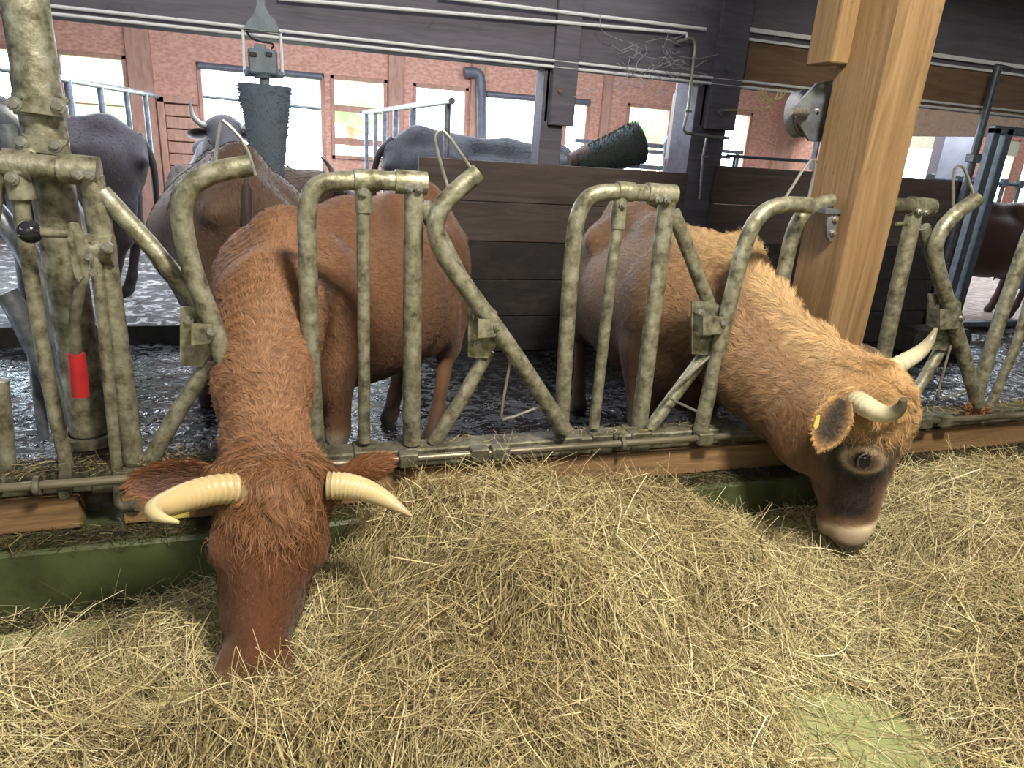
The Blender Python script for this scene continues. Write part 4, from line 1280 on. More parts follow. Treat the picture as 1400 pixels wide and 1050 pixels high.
for px in (-5, 52, 558, 655, 683, 850, 962, 1262, 1290):
    c = P(px, 600, YR)
    for it in range(30):
        v = np.array([c[0], YR, rz])-CAM; z = v@_F; x = 700+FPX*(v@_R2)/z; c[0] += (px-x)*z/FPX*0.9
    if px in (655, 683, 962, 1262, 1290, 558):
        MB().box((c[0]-.034, YR-.025, rz-.026), (c[0]+.034, YR+.025, rz+.026), None, .004).build('catch_block', M['galv_dirty'], lr)
    else:
        MB().tube([(c[0]-.008, YR, rz), (c[0]+.008, YR, rz)], 0.03, 18).build('guide_ring', M['galv_dirty'], lr)
        MB().tube([(c[0], YR, rz-.01), (c[0], YF-.04, rz+.01)], 0.012, 10).build('guide_stem', M['galv_dirty'], lr)
# curb plank
pk = MB()
pk.box((-0.70+0.13, YF-0.065, 0.222), (6.5, YF+0.01, 0.335), None, 0.006)
tag(pk.build('curb_plank', M['plank_wood']), 'long orange-brown timber plank on the green curb, right of the big steel post', 'plank')
tag(MB().box((-3, YF-0.065, 0.222), (P(112, 720, YF-.06)[0], YF+0.01, 0.335), None, 0.006).build('curb_plank', M['plank_wood']), 'orange-brown timber plank on the green curb, left of the big steel post', 'plank')

# big steel post with collars
YG = 2.43
bp = empty('steel_post', P(127, 606, YG), 'thick galvanised steel post with bolted collars behind the red-gripped lever', 'post')
a, b = P(34, 0, YG), P(125, 604, YG)
xg = (a[0]+b[0])/2
def atx(py):                                         # height on the post seen at picture row py
    z = 1.0
    for it in range(40):
        v = np.array([xg, YG-.06, z])-CAM; d = v@_F; y = 525-FPX*(v@_U2)/d; z -= (py-y)*d/FPX
    return z
MB().tube([(xg, YG, atx(600)), (xg, YG, 3.4)], 0.059, 32).build('shaft', M['galv'], bp)
MB().tube([(xg, YG, FZ), (xg, YG, atx(600))], 0.066, 32).build('base_sleeve', M['galv_dirty'], bp)
MB().tube([(xg, YG, atx(612)), (xg, YG, atx(600))], 0.09, 32).build('flange', M['galv_dirty'], bp)
def plate(cx, cy, w, h, Y, name, mats=None):
    pts = []
    for sx, sy in ((-1, 1), (1, 1), (1, -1), (-1, -1)):
        for k_ in range(5):
            a_ = {(-1, 1): 180, (1, 1): 270, (1, -1): 0, (-1, -1): 90}[(sx, sy)]
            an = math.radians(-{(-1, 1): 180, (1, 1): 90, (1, -1): 0, (-1, -1): 270}[(sx, sy)]+k_*22.5*-1)
            r_ = h*0.3
            pts.append((cx+sx*(w/2-r_)+r_*math.cos(an), cy+sy*(h/2-r_)-r_*math.sin(an)))
    cx_, cy_ = np.mean(pts, 0)
    pts.sort(key=lambda p: math.atan2(p[1]-cy_, p[0]-cx_))
    return MB().prism([P(x, y, Y) for x, y in pts], (0, .012, 0)).build(name, mats or M['galv'], bp)
c_ = plate(53, 143, 82, 34, YG-.085, 'collar_plate'); bolt(20, 142, YG-.085, c_, .014); bolt(81, 145, YG-.085, c_, .014)
MB().tube([(xg, YG, atx(158)), (xg, YG, atx(128))], 0.068, 32).build('collar', M['galv'], bp)
c_ = plate(56, 198, 72, 30, YG-.085, 'clamp_plate'); bolt(30, 195, YG-.085, c_, .013); bolt(76, 199, YG-.085, c_, .013)
MB().tube([(xg-0.03, YG-.12, atx(225)), (xg-0.03, YG-.06, atx(212))], 0.03, 12).build('stub', M['galv'], bp)

# locking lever with red grip and ball knob
YL = YF-0.09
lv = empty('locking_lever', P(105, 330, YL), 'fence locking lever with a red rubber grip and a black ball knob', 'lever')
MB().prism([P(a_, b_, YL) for a_, b_ in ((90, 308), (97, 304), (107, 306), (113, 318), (122, 372), (121, 384), (112, 388), (104, 380), (100, 345))], (0, .010, 0)).build('lever_plate', M['galv'], lv)
MB().prism([P(a_, b_, YL-.03) for a_, b_ in ((88, 309), (92, 306), (112, 380), (108, 386), (102, 378))], (0, .03, 0)).build('lever_plate', M['galv'], lv)
MB().tube([P(52, 317, YL-.02), P(94, 319, YL-.02)], 0.014, 14).build('knob_stem', M['galv'], lv)
MB().ball(P(41, 317, YL-.02), 0.031, 28, 18).build('ball_knob', M['black'], lv, label='shiny black ball knob')
MB().tube([P(112, 385, YL), P(106, 412, YL), P(101, 440, YL), P(104, 484, YL)], 0.0155, 14, smooth=2).build('lever_arm', M['galv_dirty'], lv)
MB().tube([P(104, 483, YL), P(106, 500, YL), P(110, 541, YL)], [0.022, 0.024, 0.024], 18).build('grip', M['red'], lv, label='red rubber grip')
MB().tube([P(a_, b_, YF-.045) for a_, b_ in ((128, 330), (142, 450), (156, 600), (164, 690))], 0.017, 14).build('pull_rod', M['galv'], lv)
MB().tube([P(163, 684, YF-.045), P(172, 692, YF-.05), P(188, 690, YF-.07)], 0.022, 14).build('rod_elbow', M['galv_dirty'], lv)
MB().tube([P(120, 340, YF-.02), P(156, 342, YF-.02)], 0.045, 20).build('post_clamp', M['galv'], lv)
bolt(147, 338, YF-.075, lv, .012); bolt(122, 352, YL, lv, .008); bolt(128, 373, YL, lv, .008)
e = empty('rod_hanger', P(88, 655, YF-.06), 'bolted steel hanger plate on the rod beside the big post', 'bracket')
MB().prism([P(a_, b_, YF-.06) for a_, b_ in ((80, 636), (97, 634), (99, 672), (96, 681), (86, 682), (79, 676))], (0, .012, 0)).build('plate', M['galv_dirty'], e)
bolt(88, 676, YF-.06, e, .011)

# timber post in the foreground
x0, x1, y0, y1 = 2.08, 2.285, 2.20, 2.46
tpst = empty('timber_post', (2.18, 2.33, 0.2), 'thick sawn spruce post standing in the feed fence beside the winch plate', 'post')
MB().box((x0, y0, -0.1), (x1, y1, 4.4), None, 0.006).build('post', M['post_wood'], tpst)
zp = CAM_H+0.158*2.44
MB().box((x0-.085, y1-.01-.06, zp), (x0, y1+.075, 4.4), None, 0.005).build('side_plank', M['post_wood'], tpst)

# galvanised plate and drum on the post
YD = 2.52
dm = empty('winch', P(1110, 155, YD), 'galvanised bearing plate with a grey winch drum bolted beside the timber post', 'winch')
MB().prism([P(a_, b_, YD) for a_, b_ in ((1118, 113), (1139, 110), (1129, 194), (1107, 193), (1084, 154), (1087, 146))], (0, .012, 0)).build('bearing_plate', M['galv_blue'], dm)
MB().box(P(1128, 194, YD)+np.array([0, 0, 0]), P(1140, 110, YD)+np.array([.02, .09, 0])).build('plate_flange', M['galv_blue'], dm)
c0 = P(1098, 155, YD+.10); n_ = unit(np.array([0.35, -1, 0.1]))
MB().tube([c0-n_*0.03, c0+n_*0.01], 0.095, 40).tube([c0+n_*0.005, c0+n_*0.02], 0.088, 40).build('drum', M['concrete'], dm)
MB().tube([P(1080, 153, YD-.12), P(1091, 153, YD-.08), P(1103, 153, YD-.01)], [0.014, 0.016, 0.016], 16).build('shaft_stub', M['bolt'], dm)
for a_, b_ in ((1123, 118), (1117, 151)):
    bolt(a_, b_, YD, dm, .007)
MB().box(P(1112, 232, YD+.05), P(1122, 190, YD+.05)+np.array([0, .03, 0])).build('strap', M['galv_blue'], dm)

# twine knot on the right rail
tw = MB(); rr = np.random.default_rng(2)
for i in range(60):
    a_ = np.array([rr.uniform(1318, 1352), rr.uniform(556, 572)]); b_ = a_+rr.normal(size=2)*np.array([10, 5])
    tw.tube([P(*a_, YF-.05), P(*((a_+b_)/2+rr.normal(size=2)*3), YF-.07), P(*b_, YF-.05)], .002, 4, smooth=1, cap=False)
tag(tw.build('twine', M['twine']), 'rust-coloured baler twine knotted on the bottom rail at the right', 'twine')

# ------------------------------------------------------------------ cows
def make_cow(label, xf, head, neck, crest, tint_fn, h=0.014, fur=60000, furfn=None, ear_spec=None, horn_spec=None, group=None,
             trunk=None, hair_name='coat_hair', fw=0.0012, seed=3, extra=None, tail_pts=None, tail_col=(0.1, 0.05, 0.03), nar=1.0, mulln=1.0, fat=1.0, wide=1.0, eyes=True,
             eye_ring=(0.12, 0.08, 0.05), clump=0.016, wave=0.3, lift=0.3, ripple=None, segs=3, eye_in=0.112, eye_r=0.0205):
    root = empty('cow', xf.w((0, 0, 0)), label, 'cow', group)
    B = Body()
    add_trunk(B, **(trunk or {}))
    poll, muz, fore = [np.array(v, float) for v in head]
    Rm, L = head_frame(poll, muz, fore)
    g, s = add_head(B, poll, Rm, L, nar, fat, wide)
    nd = None
    for i in range(len(neck)-1):
        (a, ra), (b, rb) = neck[i], neck[i+1]
        d = unit(np.array(a)-np.array(b))
        B.cap(a, b, ra, rb, 0.10, flow=d, ln=0.022*mulln, tag='neck')
    for i in range(len(crest)-1):
        (a, ra), (b, rb) = crest[i], crest[i+1]
        d = unit(np.array(a)-np.array(b))
        B.cap(a, b, ra, rb, 0.08, flow=d, ln=0.040*mulln, tag='crest')
    if extra: extra(B)
    V, F = B.skin(h)
    flow, ln, tags = B.weigh(V)
    Hc = ((V-poll)@Rm)/s/np.array([1, 1, fat])
    tint = np.clip(tint_fn(V, Hc, tags), 0, 1)
    N = normals(V, F)
    # hair falls away from the crest line
    ck = np.clip(tags.get('neck', 0)+tags.get('crest', 0), 0, 1)
    flow = flow+(N-(N@np.array([0, 0, 1.0]))[:, None]*0)*0.0
    flow[:, 2] -= 0.55*ck
    Vw, Nw, fw_ = xf.w(V), N@xf.R.T, flow@xf.R.T
    body = body_mesh('body', Vw, F, tint, root, M['hide'])
    toC = unit3(CAM-Vw)
    keep = ((Nw*toC).sum(1) > -0.35).astype(float)
    if furfn is not None: keep = keep*furfn(V, Hc, tags)
    furtint = np.clip(tint*1.12, 0, 1)
    if fur:
        fur_mesh(hair_name, Vw, F, Nw, fw_, ln*xf.s, furtint, fur, body, M['fur'], width=fw, keep=keep, seed=seed, clump=clump, wave=wave, lift=lift, ripple=ripple, segs=segs)
    gw = lambda x, y, z: xf.w(g(x, y, z))
    Rw = xf.R@Rm
    if eyes:
        for sg in (-1, 1):
            eyeball(root, gw(0.178, sg*eye_in*nar, -0.064), Rw@np.array([0.15, sg*0.9, 0.3]), eye_r*s*xf.s, eye_ring, Rw@np.array([0, 0, 1]))
    return root, body, gw, Rw, s*xf.s, (V, F, N, tags, Hc, tint)


def unit3(A):
    return A/np.linalg.norm(A, axis=1, keepdims=True)


def sm(x, a, b):
    t = np.clip((x-a)/(b-a), 0, 1)
    return t*t*(3-2*t)


def mixc(c, col, w):
    return c*(1-w[:, None])+np.array(col, float)*w[:, None]


# ---- red-brown cow, neck through the left yoke
xl = Xf(0.275, 3.31, -0.18, math.atan2(-0.79, -0.61), 1.04, 0.0)
def tint_left(V, H, T):
    c = np.tile(np.array([0.215, 0.108, 0.060]), (len(V), 1))
    n = vnoise(V, 5, 2)[:, 0]
    c = c*(1+0.10*n[:, None])
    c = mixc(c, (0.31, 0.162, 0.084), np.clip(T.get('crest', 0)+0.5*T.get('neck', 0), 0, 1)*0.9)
    hd = np.clip(T['crown']+T['face']+T['cheek']+T['muzzle']+T['eye']+T['lip'], 0, 1)
    c = mixc(c, (0.135, 0.056, 0.026), hd)
    c = mixc(c, (0.25, 0.118, 0.054), np.clip(T['poll'], 0, 1)*0.8)
    c = mixc(c, (0.42, 0.24, 0.14), sm(H[:, 0], 0.43, 0.47)*np.clip(T['muzzle'], 0, 1)*0.6)
    c = mixc(c, (0.40, 0.26, 0.20), np.clip(T['udder'], 0, 1)*0.9)
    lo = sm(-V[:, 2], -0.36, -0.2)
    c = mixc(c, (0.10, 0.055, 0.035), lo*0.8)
    c = mixc(c, (0.03, 0.025, 0.02), np.clip(T['hoof'], 0, 1))
    wp = np.exp(-(((V[:, 0]-0.50)/0.10)**2+((V[:, 2]-0.36)/0.05)**2))
    c = mixc(c, (0.55, 0.48, 0.38), np.clip(wp*1.3, 0, 1))
    return c
NL = lambda *p: xl.l(np.array(p, float))
pl, ml = P(384, 648, 1.76), P(350, 955, 1.52)
fore_l = unit(np.array([0.12, -0.9, 0.42]))
neckL = [((0.52, 0, 1.00), 0.235), (NL(-0.085, 2.55, 0.86), 0.160), (NL(-0.103, 2.38, 0.765), 0.138), (NL(-0.112, 2.22, 0.675), 0.120), (NL(-0.100, 2.0, 0.565), 0.102), (NL(-0.068, 1.84, 0.52), 0.108)]
crestL = [((0.48, 0, 1.22), 0.075), (NL(-0.060, 2.50, 0.985), 0.055), (NL(-0.110, 2.25, 0.80), 0.042), (NL(-0.098, 1.98, 0.655), 0.042), (NL(-0.06, 1.80, 0.605), 0.05)]
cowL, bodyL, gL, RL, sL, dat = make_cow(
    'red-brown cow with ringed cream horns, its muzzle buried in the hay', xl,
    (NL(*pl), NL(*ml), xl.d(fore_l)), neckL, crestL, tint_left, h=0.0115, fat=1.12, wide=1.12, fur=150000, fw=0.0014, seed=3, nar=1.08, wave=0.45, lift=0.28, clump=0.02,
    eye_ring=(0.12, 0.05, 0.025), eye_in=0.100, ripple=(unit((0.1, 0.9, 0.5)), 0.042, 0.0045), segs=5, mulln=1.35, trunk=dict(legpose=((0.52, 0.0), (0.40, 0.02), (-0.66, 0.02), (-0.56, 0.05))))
hp = lambda l: [P(a, b, Y) for a, b, Y, r in l]
hr = lambda l: [q[3] for q in l]
h1 = [(332, 668, 1.74, .040), (302, 668, 1.72, .040), (264, 676, 1.68, .038), (232, 688, 1.62, .033), (208, 697, 1.56, .024), (214, 706, 1.50, .013), (244, 714, 1.47, .004)]
h2 = [(448, 664, 1.74, .038), (474, 664, 1.73, .037), (503, 671, 1.71, .032), (530, 684, 1.67, .022), (548, 696, 1.64, .013), (564, 706, 1.62, .003)]
horn(cowL, hp(h1), hr(h1), base=(0.62, 0.47, 0.24), tip=(0.66, 0.55, 0.30), rings=12)
horn(cowL, hp(h2), hr(h2), base=(0.62, 0.49, 0.26), tip=(0.50, 0.36, 0.20), rings=12)
ear(cowL, P(315, 655, 1.86), P(172, 656, 1.80), 0, 0.115, (0.1, -0.75, 0.35), (0.24, 0.10, 0.048), (0.11, 0.05, 0.035), fur=5000, droop=0.012, seed=4)
ear(cowL, P(452, 655, 1.86), P(534, 626, 1.80), 0, 0.095, (-0.2, 0.6, -0.6), (0.24, 0.105, 0.048), (0.20, 0.10, 0.08), fur=4000, droop=0.005, seed=5)
MB().box((-0.002, -0.016, -0.02), (0.002, 0.016, 0.02), None, 0.001)
tgp = P(247, 703, 1.80)
MB().box(tgp-np.array([0.022, 0.002, 0.012]), tgp+np.array([0.022, 0.002, 0.012]), None, 0.002).build('ear_tag', M['tag'], cowL)
# forelock between the horns
def forelock(V, Hc, tags, body, xf, Rw, count, col, ln, poll_gw, seed, width=0.0016, sel=None, name='forelock', parentbody=None):
    pass

# ---- golden brown cow with dark face on the right
xr = Xf(1.86, 3.26, -0.18, math.atan2(-0.985, -0.17), 1.03, 0.0)
pr, mr = P(1236, 532, 1.75), P(1202, 742, 1.74)
nose = unit(mr-pr)
lat = unit(0.42*_R2+0.22*_U2+0.87*_F)
lat = unit(lat-(lat@nose)*nose)
fn = np.cross(nose, lat)
if fn@_R2 < 0: fn = -fn
def tint_right(V, H, T):
    c = np.tile(np.array([0.20, 0.115, 0.062]), (len(V), 1))
    c = c*(1+0.12*vnoise(V, 5, 4)[:, 0:1])
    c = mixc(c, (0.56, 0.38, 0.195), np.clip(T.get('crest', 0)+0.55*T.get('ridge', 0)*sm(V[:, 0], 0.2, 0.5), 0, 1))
    c = mixc(c, (0.32, 0.19, 0.098), np.clip(T.get('neck', 0), 0, 1)*0.8)
    hd = np.clip(T['face']+T['cheek'], 0, 1)
    c = mixc(c, (0.17, 0.088, 0.045), hd)
    c = mixc(c, (0.50, 0.31, 0.15), np.clip(T['poll']+T['crown']*sm(-H[:, 0], -0.16, -0.10), 0, 1))
    hx, hy, hz = H[:, 0], np.abs(H[:, 1]), H[:, 2]
    dark = np.exp(-(((hx-0.195)/0.075)**2+((hy-0.10)/0.06)**2+((hz+0.075)/0.062)**2)*0.9)*1.9
    dark = np.maximum(dark, 1.6*np.exp(-((hz+0.075)/0.050)**2)*sm(hx, 0.18, 0.24)*sm(-hx, -0.43, -0.36)*sm(hy, 0.018, 0.045))
    c = mixc(c, (0.028, 0.020, 0.017), np.clip(dark, 0, 1))
    c = mixc(c, (0.40, 0.20, 0.085), np.exp(-(hy/0.035)**2)*sm(hx, 0.10, 0.16)*sm(hz, -0.07, -0.03)*hd)
    ring = np.clip((sm(hx+0.25*(hz+0.07), 0.415, 0.432)-sm(hx, 0.475, 0.50)*sm(hz, -0.10, -0.07)), 0, 1)
    c = mixc(c, (0.80, 0.66, 0.46), ring)
    c = mixc(c, (0.03, 0.025, 0.025), sm(hx, 0.468, 0.485)*sm(hz, -0.13, -0.10))
    er = np.exp(-(((np.hypot((hx-0.178), (hz+0.064)))-0.038)/0.008)**2)*sm(hy, 0.085, 0.10)
    c = mixc(c, (0.50, 0.38, 0.24), np.clip(er, 0, 1)*0.9)
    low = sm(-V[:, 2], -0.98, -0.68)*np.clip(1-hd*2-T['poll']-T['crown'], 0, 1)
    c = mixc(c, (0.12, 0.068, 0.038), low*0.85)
    c = mixc(c, (0.03, 0.025, 0.02), np.clip(T['hoof'], 0, 1))
    return c
NR = lambda *p: xr.l(np.array(p, float))
neckR = [((0.50, 0, 1.00), 0.235), (NR(*P(1000, 450, 2.45)), 0.195), (NR(*P(1035, 500, 2.25)), 0.180), (NR(*P(1090, 545, 2.05)), 0.155), (NR(*P(1150, 560, 1.90)), 0.125)]
crestR = [((0.46, 0, 1.20), 0.085), (NR(*P(1012, 352, 2.55)), 0.065), (NR(*P(1052, 412, 2.30)), 0.055), (NR(*P(1115, 475, 2.05)), 0.055), (NR(*P(1185, 515, 1.86)), 0.055)]
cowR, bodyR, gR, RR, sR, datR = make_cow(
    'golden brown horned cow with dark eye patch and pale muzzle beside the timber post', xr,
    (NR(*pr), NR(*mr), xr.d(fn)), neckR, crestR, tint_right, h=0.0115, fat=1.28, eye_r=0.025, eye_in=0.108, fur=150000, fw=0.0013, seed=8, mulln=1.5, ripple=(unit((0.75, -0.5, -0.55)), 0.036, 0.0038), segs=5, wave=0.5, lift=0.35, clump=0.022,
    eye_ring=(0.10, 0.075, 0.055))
k1 = [(1172, 548, 1.74, .036), (1184, 556, 1.66, .036), (1203, 566, 1.58, .031), (1221, 567, 1.54, .024), (1232, 557, 1.52, .018), (1235, 546, 1.51, .010)]
k2 = [(1212, 508, 1.86, .034), (1234, 496, 1.88, .033), (1258, 482, 1.90, .027), (1272, 466, 1.91, .018), (1280, 448, 1.91, .006)]
horn(cowR, hp(k1), hr(k1), base=(0.74, 0.66, 0.44), tip=(0.10, 0.085, 0.06), tipstart=0.6, rings=5)
horn(cowR, hp(k2), hr(k2), base=(0.66, 0.60, 0.42), tip=(0.30, 0.26, 0.18), tipstart=0.5, rings=5)
ear(cowR, P(1152, 548, 1.74), P(1122, 612, 1.60), 0, 0.115, (-0.65, -0.6, 0.45), (0.50, 0.30, 0.13), (0.045, 0.035, 0.03), fur=5000, droop=0.01, seed=6, flen=0.018)
ear(cowR, P(1205, 500, 2.0), P(1168, 477, 2.12), 0, 0.085, (0, -0.6, 0.6), (0.22, 0.15, 0.09), (0.05, 0.04, 0.03), fur=3000, droop=0.0, seed=7)
tp = P(1117, 578, 1.66)
MB().prism([tp+np.array(v) for v in ((-.006, 0, .022), (.006, 0, .026), (.010, 0, -.012), (0, 0, -.026), (-.010, 0, -.012))], (0, .003, 0)).build('ear_tag', M['tag'], cowR, label='yellow ear tag')


def curls(name, body, xf, dat, count, ln, colr, sel, seed, width=0.0016, grav=(0, 0, -0.6), wave=0.8):
    V, F, N, tags, Hc, tint = dat
    keep = sel(V, Hc, tags)
    Vw, Nw = xf.w(V), N@xf.R.T
    fl = np.tile(np.array(grav, float), (len(V), 1))+Nw*0.2
    t = np.tile(np.array(colr, float), (len(V), 1))
    return fur_mesh(name, Vw, F, Nw, fl, np.full(len(V), ln), t, count, body, M['fur'], width=width, keep=keep, seed=seed, clump=0.024, wave=wave, lift=0.5, curl=0.25, segs=5)
selL = lambda V, H, T: np.exp(-((H[:, 1]/0.085)**2+((H[:, 0]-0.03)/0.07)**2))*sm(H[:, 2], -0.09, -0.02)
curls('forelock', bodyL, xl, dat, 5000, 0.050, (0.25, 0.12, 0.055), selL, 21, grav=tuple(RL@np.array([0.8, 0.0, 0.05])), wave=0.7)
selR = lambda V, H, T: np.exp(-((H[:, 1]/0.11)**2+((H[:, 0]+0.01)/0.065)**2))*sm(H[:, 2], -0.16, -0.04)
curls('forelock', bodyR, xr, datR, 22000, 0.050, (0.52, 0.325, 0.155), selR, 22, grav=tuple(RR@np.array([0.75, 0.1, 0.1])), wave=0.9)

# ---- the herd behind
DARK = (0.028, 0.026, 0.032)
def plain(base, lo=None, face=None):
    def f(V, H, T):
        c = np.tile(np.array(base, float), (len(V), 1))
        c = c*(1+0.15*vnoise(V, 6, 4)[:, 0:1])
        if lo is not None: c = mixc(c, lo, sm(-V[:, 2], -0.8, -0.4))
        if face is not None:
            hd = np.clip(T['crown']+T['face']+T['cheek']+T['muzzle']+T['eye']+T['poll'], 0, 1)
            c = mixc(c, face, hd)
        c = mixc(c, (0.03, 0.025, 0.02), np.clip(T['hoof'], 0, 1))
        return c
    return f


def std_neck(poll, low=False):
    p = np.array(poll, float)
    n1 = np.array([0.52, 0, 0.98]); m = (n1+p)/2
    neck = [(tuple(n1), 0.23), (tuple(m+np.array([-0.02, 0, -0.05])), 0.165), (tuple(p+np.array([-0.08, 0, -0.09])), 0.12)]
    crest = [((0.48, 0, 1.22), 0.08), (tuple(m+np.array([-0.04, 0, 0.10])), 0.055), (tuple(p+np.array([-0.05, 0, -0.03])), 0.05)]
    return neck, crest


def herd_cow(label, x, y, z, ang, s, poll, muz, fore, tint, horns=True, hornlen=0.22, earcol=(0.05, 0.04, 0.04), earin=(0.12, 0.10, 0.10), trunk=None, fur=14000, seed=3, group=None, ear_w=0.11):
    xf = Xf(x, y, z, ang, s)
    neck, crest = std_neck(poll)
    r, b, g, Rw, ss, d = make_cow(label, xf, (poll, muz, fore), neck, crest, tint, h=0.02, fur=fur, fw=0.003, seed=seed, trunk=trunk, mulln=1.2, clump=0.03, group=group)
    for sg in (-1, 1):
        if horns:
            pts = [g(0.035, sg*0.11, -0.05), g(0.03, sg*0.18, -0.04), g(0.0, sg*0.235, 0.01), g(-0.07, sg*0.25, 0.06), g(-0.13, sg*0.235, 0.085)]
            horn(r, pts, [0.028*ss, 0.026*ss, 0.021*ss, 0.012*ss, 0.003], base=(0.30, 0.27, 0.22), tip=(0.05, 0.045, 0.05), tipstart=0.5, rings=4)
        b0, t0 = g(0.055, sg*0.12, -0.09), g(0.075, sg*0.29, -0.11)
        ear(r, b0, t0, 0, ear_w*ss, Rw@np.array([0.75, 0, 0.45]), earcol, earin, fur=700, droop=0.0, seed=seed)
    return r, xf, g, Rw


UP_POLL, UP_MUZ, UP_FORE = (1.02, 0, 1.42), (1.38, 0, 1.10), (0.6, 0, 0.8)
# brown cow standing with its rump to the viewer
r_, xf_, g_, R_ = herd_cow('grey-brown cow seen from behind, standing on the slurry floor beside the black cow', -0.40, 5.00, -0.18, math.radians(100), 1.14,
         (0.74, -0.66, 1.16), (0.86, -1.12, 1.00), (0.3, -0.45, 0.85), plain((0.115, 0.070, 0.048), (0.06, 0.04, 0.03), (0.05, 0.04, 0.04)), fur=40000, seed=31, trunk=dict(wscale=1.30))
tail(r_, [xf_.w(p) for p in ((-0.86, 0, 1.26), (-0.94, 0.01, 1.12), (-0.95, 0.02, 0.8), (-0.93, 0.0, 0.45), (-0.92, 0.0, 0.3))], [0.035, 0.03, 0.02, 0.018, 0.045], (0.05, 0.035, 0.03))
# black cow at the far left, side on
r_, xf_, g_, R_ = herd_cow('black cow at far left behind the divider rails, rump towards the brown cow', -2.15, 6.6, -0.02, math.radians(184), 1.11,
         (1.15, 0, 1.0), (1.45, 0, 0.62), (0.8, 0, 0.5), plain((0.030, 0.022, 0.026)), seed=33, fur=12000)
tail(r_, [xf_.w(p) for p in ((-0.86, 0, 1.26), (-0.95, 0.0, 1.1), (-0.95, 0.02, 0.8), (-0.93, 0.0, 0.4))], [0.035, 0.03, 0.02, 0.03], (0.02, 0.018, 0.02))
# cow facing the viewer in front of the doorway
herd_cow('dark cow facing the viewer in front of the tall doorway, pale-rimmed ears', -0.68, 8.3, -0.02, math.radians(-84), 1.10,
         (0.92, 0, 1.42), (1.22, 0, 1.02), (0.75, 0, 0.6), plain((0.10, 0.08, 0.08), None, (0.045, 0.04, 0.045)), earcol=(0.62, 0.58, 0.55), earin=(0.05, 0.04, 0.045), seed=35, fur=12000)
# black cow behind the board partition
r_, xf_, g_, R_ = herd_cow('long-backed black cow standing behind the board partition, centre', 1.86, 6.35, -0.02, math.radians(-2), 1.17,
         (1.08, 0, 0.92), (1.35, 0, 0.55), (0.8, 0, 0.5), plain((0.022, 0.022, 0.030)), seed=37, fur=14000)
tail(r_, [xf_.w(p) for p in ((-0.84, 0, 1.28), (-0.97, 0.0, 1.16), (-0.99, 0.02, 0.9), (-0.97, 0.0, 0.4))], [0.04, 0.03, 0.022, 0.03], (0.03, 0.025, 0.03))
# cow at the far right, half out of the picture
herd_cow('dark brown cow at the far right edge behind the steel gate post', 7.75, 6.1, -0.10, math.radians(180), 1.0,
         (1.02, 0, 1.16), (1.36, 0, 0.86), (0.6, 0, 0.8), plain((0.06, 0.028, 0.022)), seed=39, fur=12000)

# ------------------------------------------------------------------ hay
def bumpf(X, Y, cx, cy, sx, sy, h, rot=0.0):
    dx, dy = X-cx, Y-cy
    c, s = math.cos(rot), math.sin(rot)
    u, v = c*dx+s*dy, -s*dx+c*dy
    return h*np.exp(-((u/sx)**2+(v/sy)**2))


def hay_h(X, Y):
    z = np.zeros_like(X)
    z = z+bumpf(X, Y, 0.75, 1.62, 0.62, 0.42, 0.36)
    z = z+bumpf(X, Y, 0.45, 1.30, 0.35, 0.35, 0.10)
    z = z+bumpf(X, Y, 1.25, 1.78, 0.30, 0.25, 0.12)
    z = z+bumpf(X, Y, 0.35, 1.97, 0.35, 0.16, 0.20)
    z = z+bumpf(X, Y, 1.00, 2.00, 0.55, 0.16, 0.13)
    z = z+bumpf(X, Y, -0.38, 1.82, 0.16, 0.16, 0.10)
    z = z+bumpf(X, Y, -0.02, 1.30, 0.30, 0.12, 0.14)
    z = z+bumpf(X, Y, 2.75, 1.65, 0.50, 0.50, 0.40)
    z = z+bumpf(X, Y, 2.05, 1.05, 0.30, 0.45, 0.16)
    z = z+bumpf(X, Y, -0.62, 1.42, 0.26, 0.28, 0.25)
    z = z+bumpf(X, Y, -0.22, 1.27, 0.28, 0.12, 0.12)
    z = z+bumpf(X, Y, -0.95, 1.30, 0.35, 0.40, 0.12)
    z = z+bumpf(X, Y, 0.10, 0.95, 0.60, 0.25, 0.10)
    z = z+bumpf(X, Y, 2.0, 1.70, 0.32, 0.28, 0.10)
    z = z-bumpf(X, Y, -0.15, 1.56, 0.13, 0.12, 0.10)
    z = z-bumpf(X, Y, 1.95, 1.66, 0.22, 0.20, 0.20)
    z = z-bumpf(X, Y, -0.35, 1.58, 0.12, 0.17, 0.30)-bumpf(X, Y, 0.10, 1.60, 0.06, 0.22, 0.14)
    z = z-bumpf(X, Y, 1.15, 1.45, 0.12, 0.30, 0.10, -0.5)
    z = np.maximum(z, 0.03*np.clip(z*30+1, 0, 1))
    p = np.stack([X.ravel(), Y.ravel(), 0*X.ravel()], 1)
    n = (vnoise(p, 3.5, 3)[:, 0]*0.045+vnoise(p, 8, 6)[:, 1]*0.042+vnoise(p, 20, 7)[:, 2]*0.020).reshape(X.shape)
    z = z+n*np.clip(z/0.12, 0, 1)
    # bare patches of the feed table
    bare = bumpf(X, Y, 1.42, 1.10, 0.28, 0.22, 1.0, -0.5)+bumpf(X, Y, -0.92, 2.03, 0.42, 0.12, 1.3)
    z = z*(1-np.clip(bare*1.25, 0, 1))-0.035*np.clip(bare, 0, 1)
    edge = np.clip((2.12-Y)/0.05, 0, 1)
    return z*edge-0.012*(1-edge)


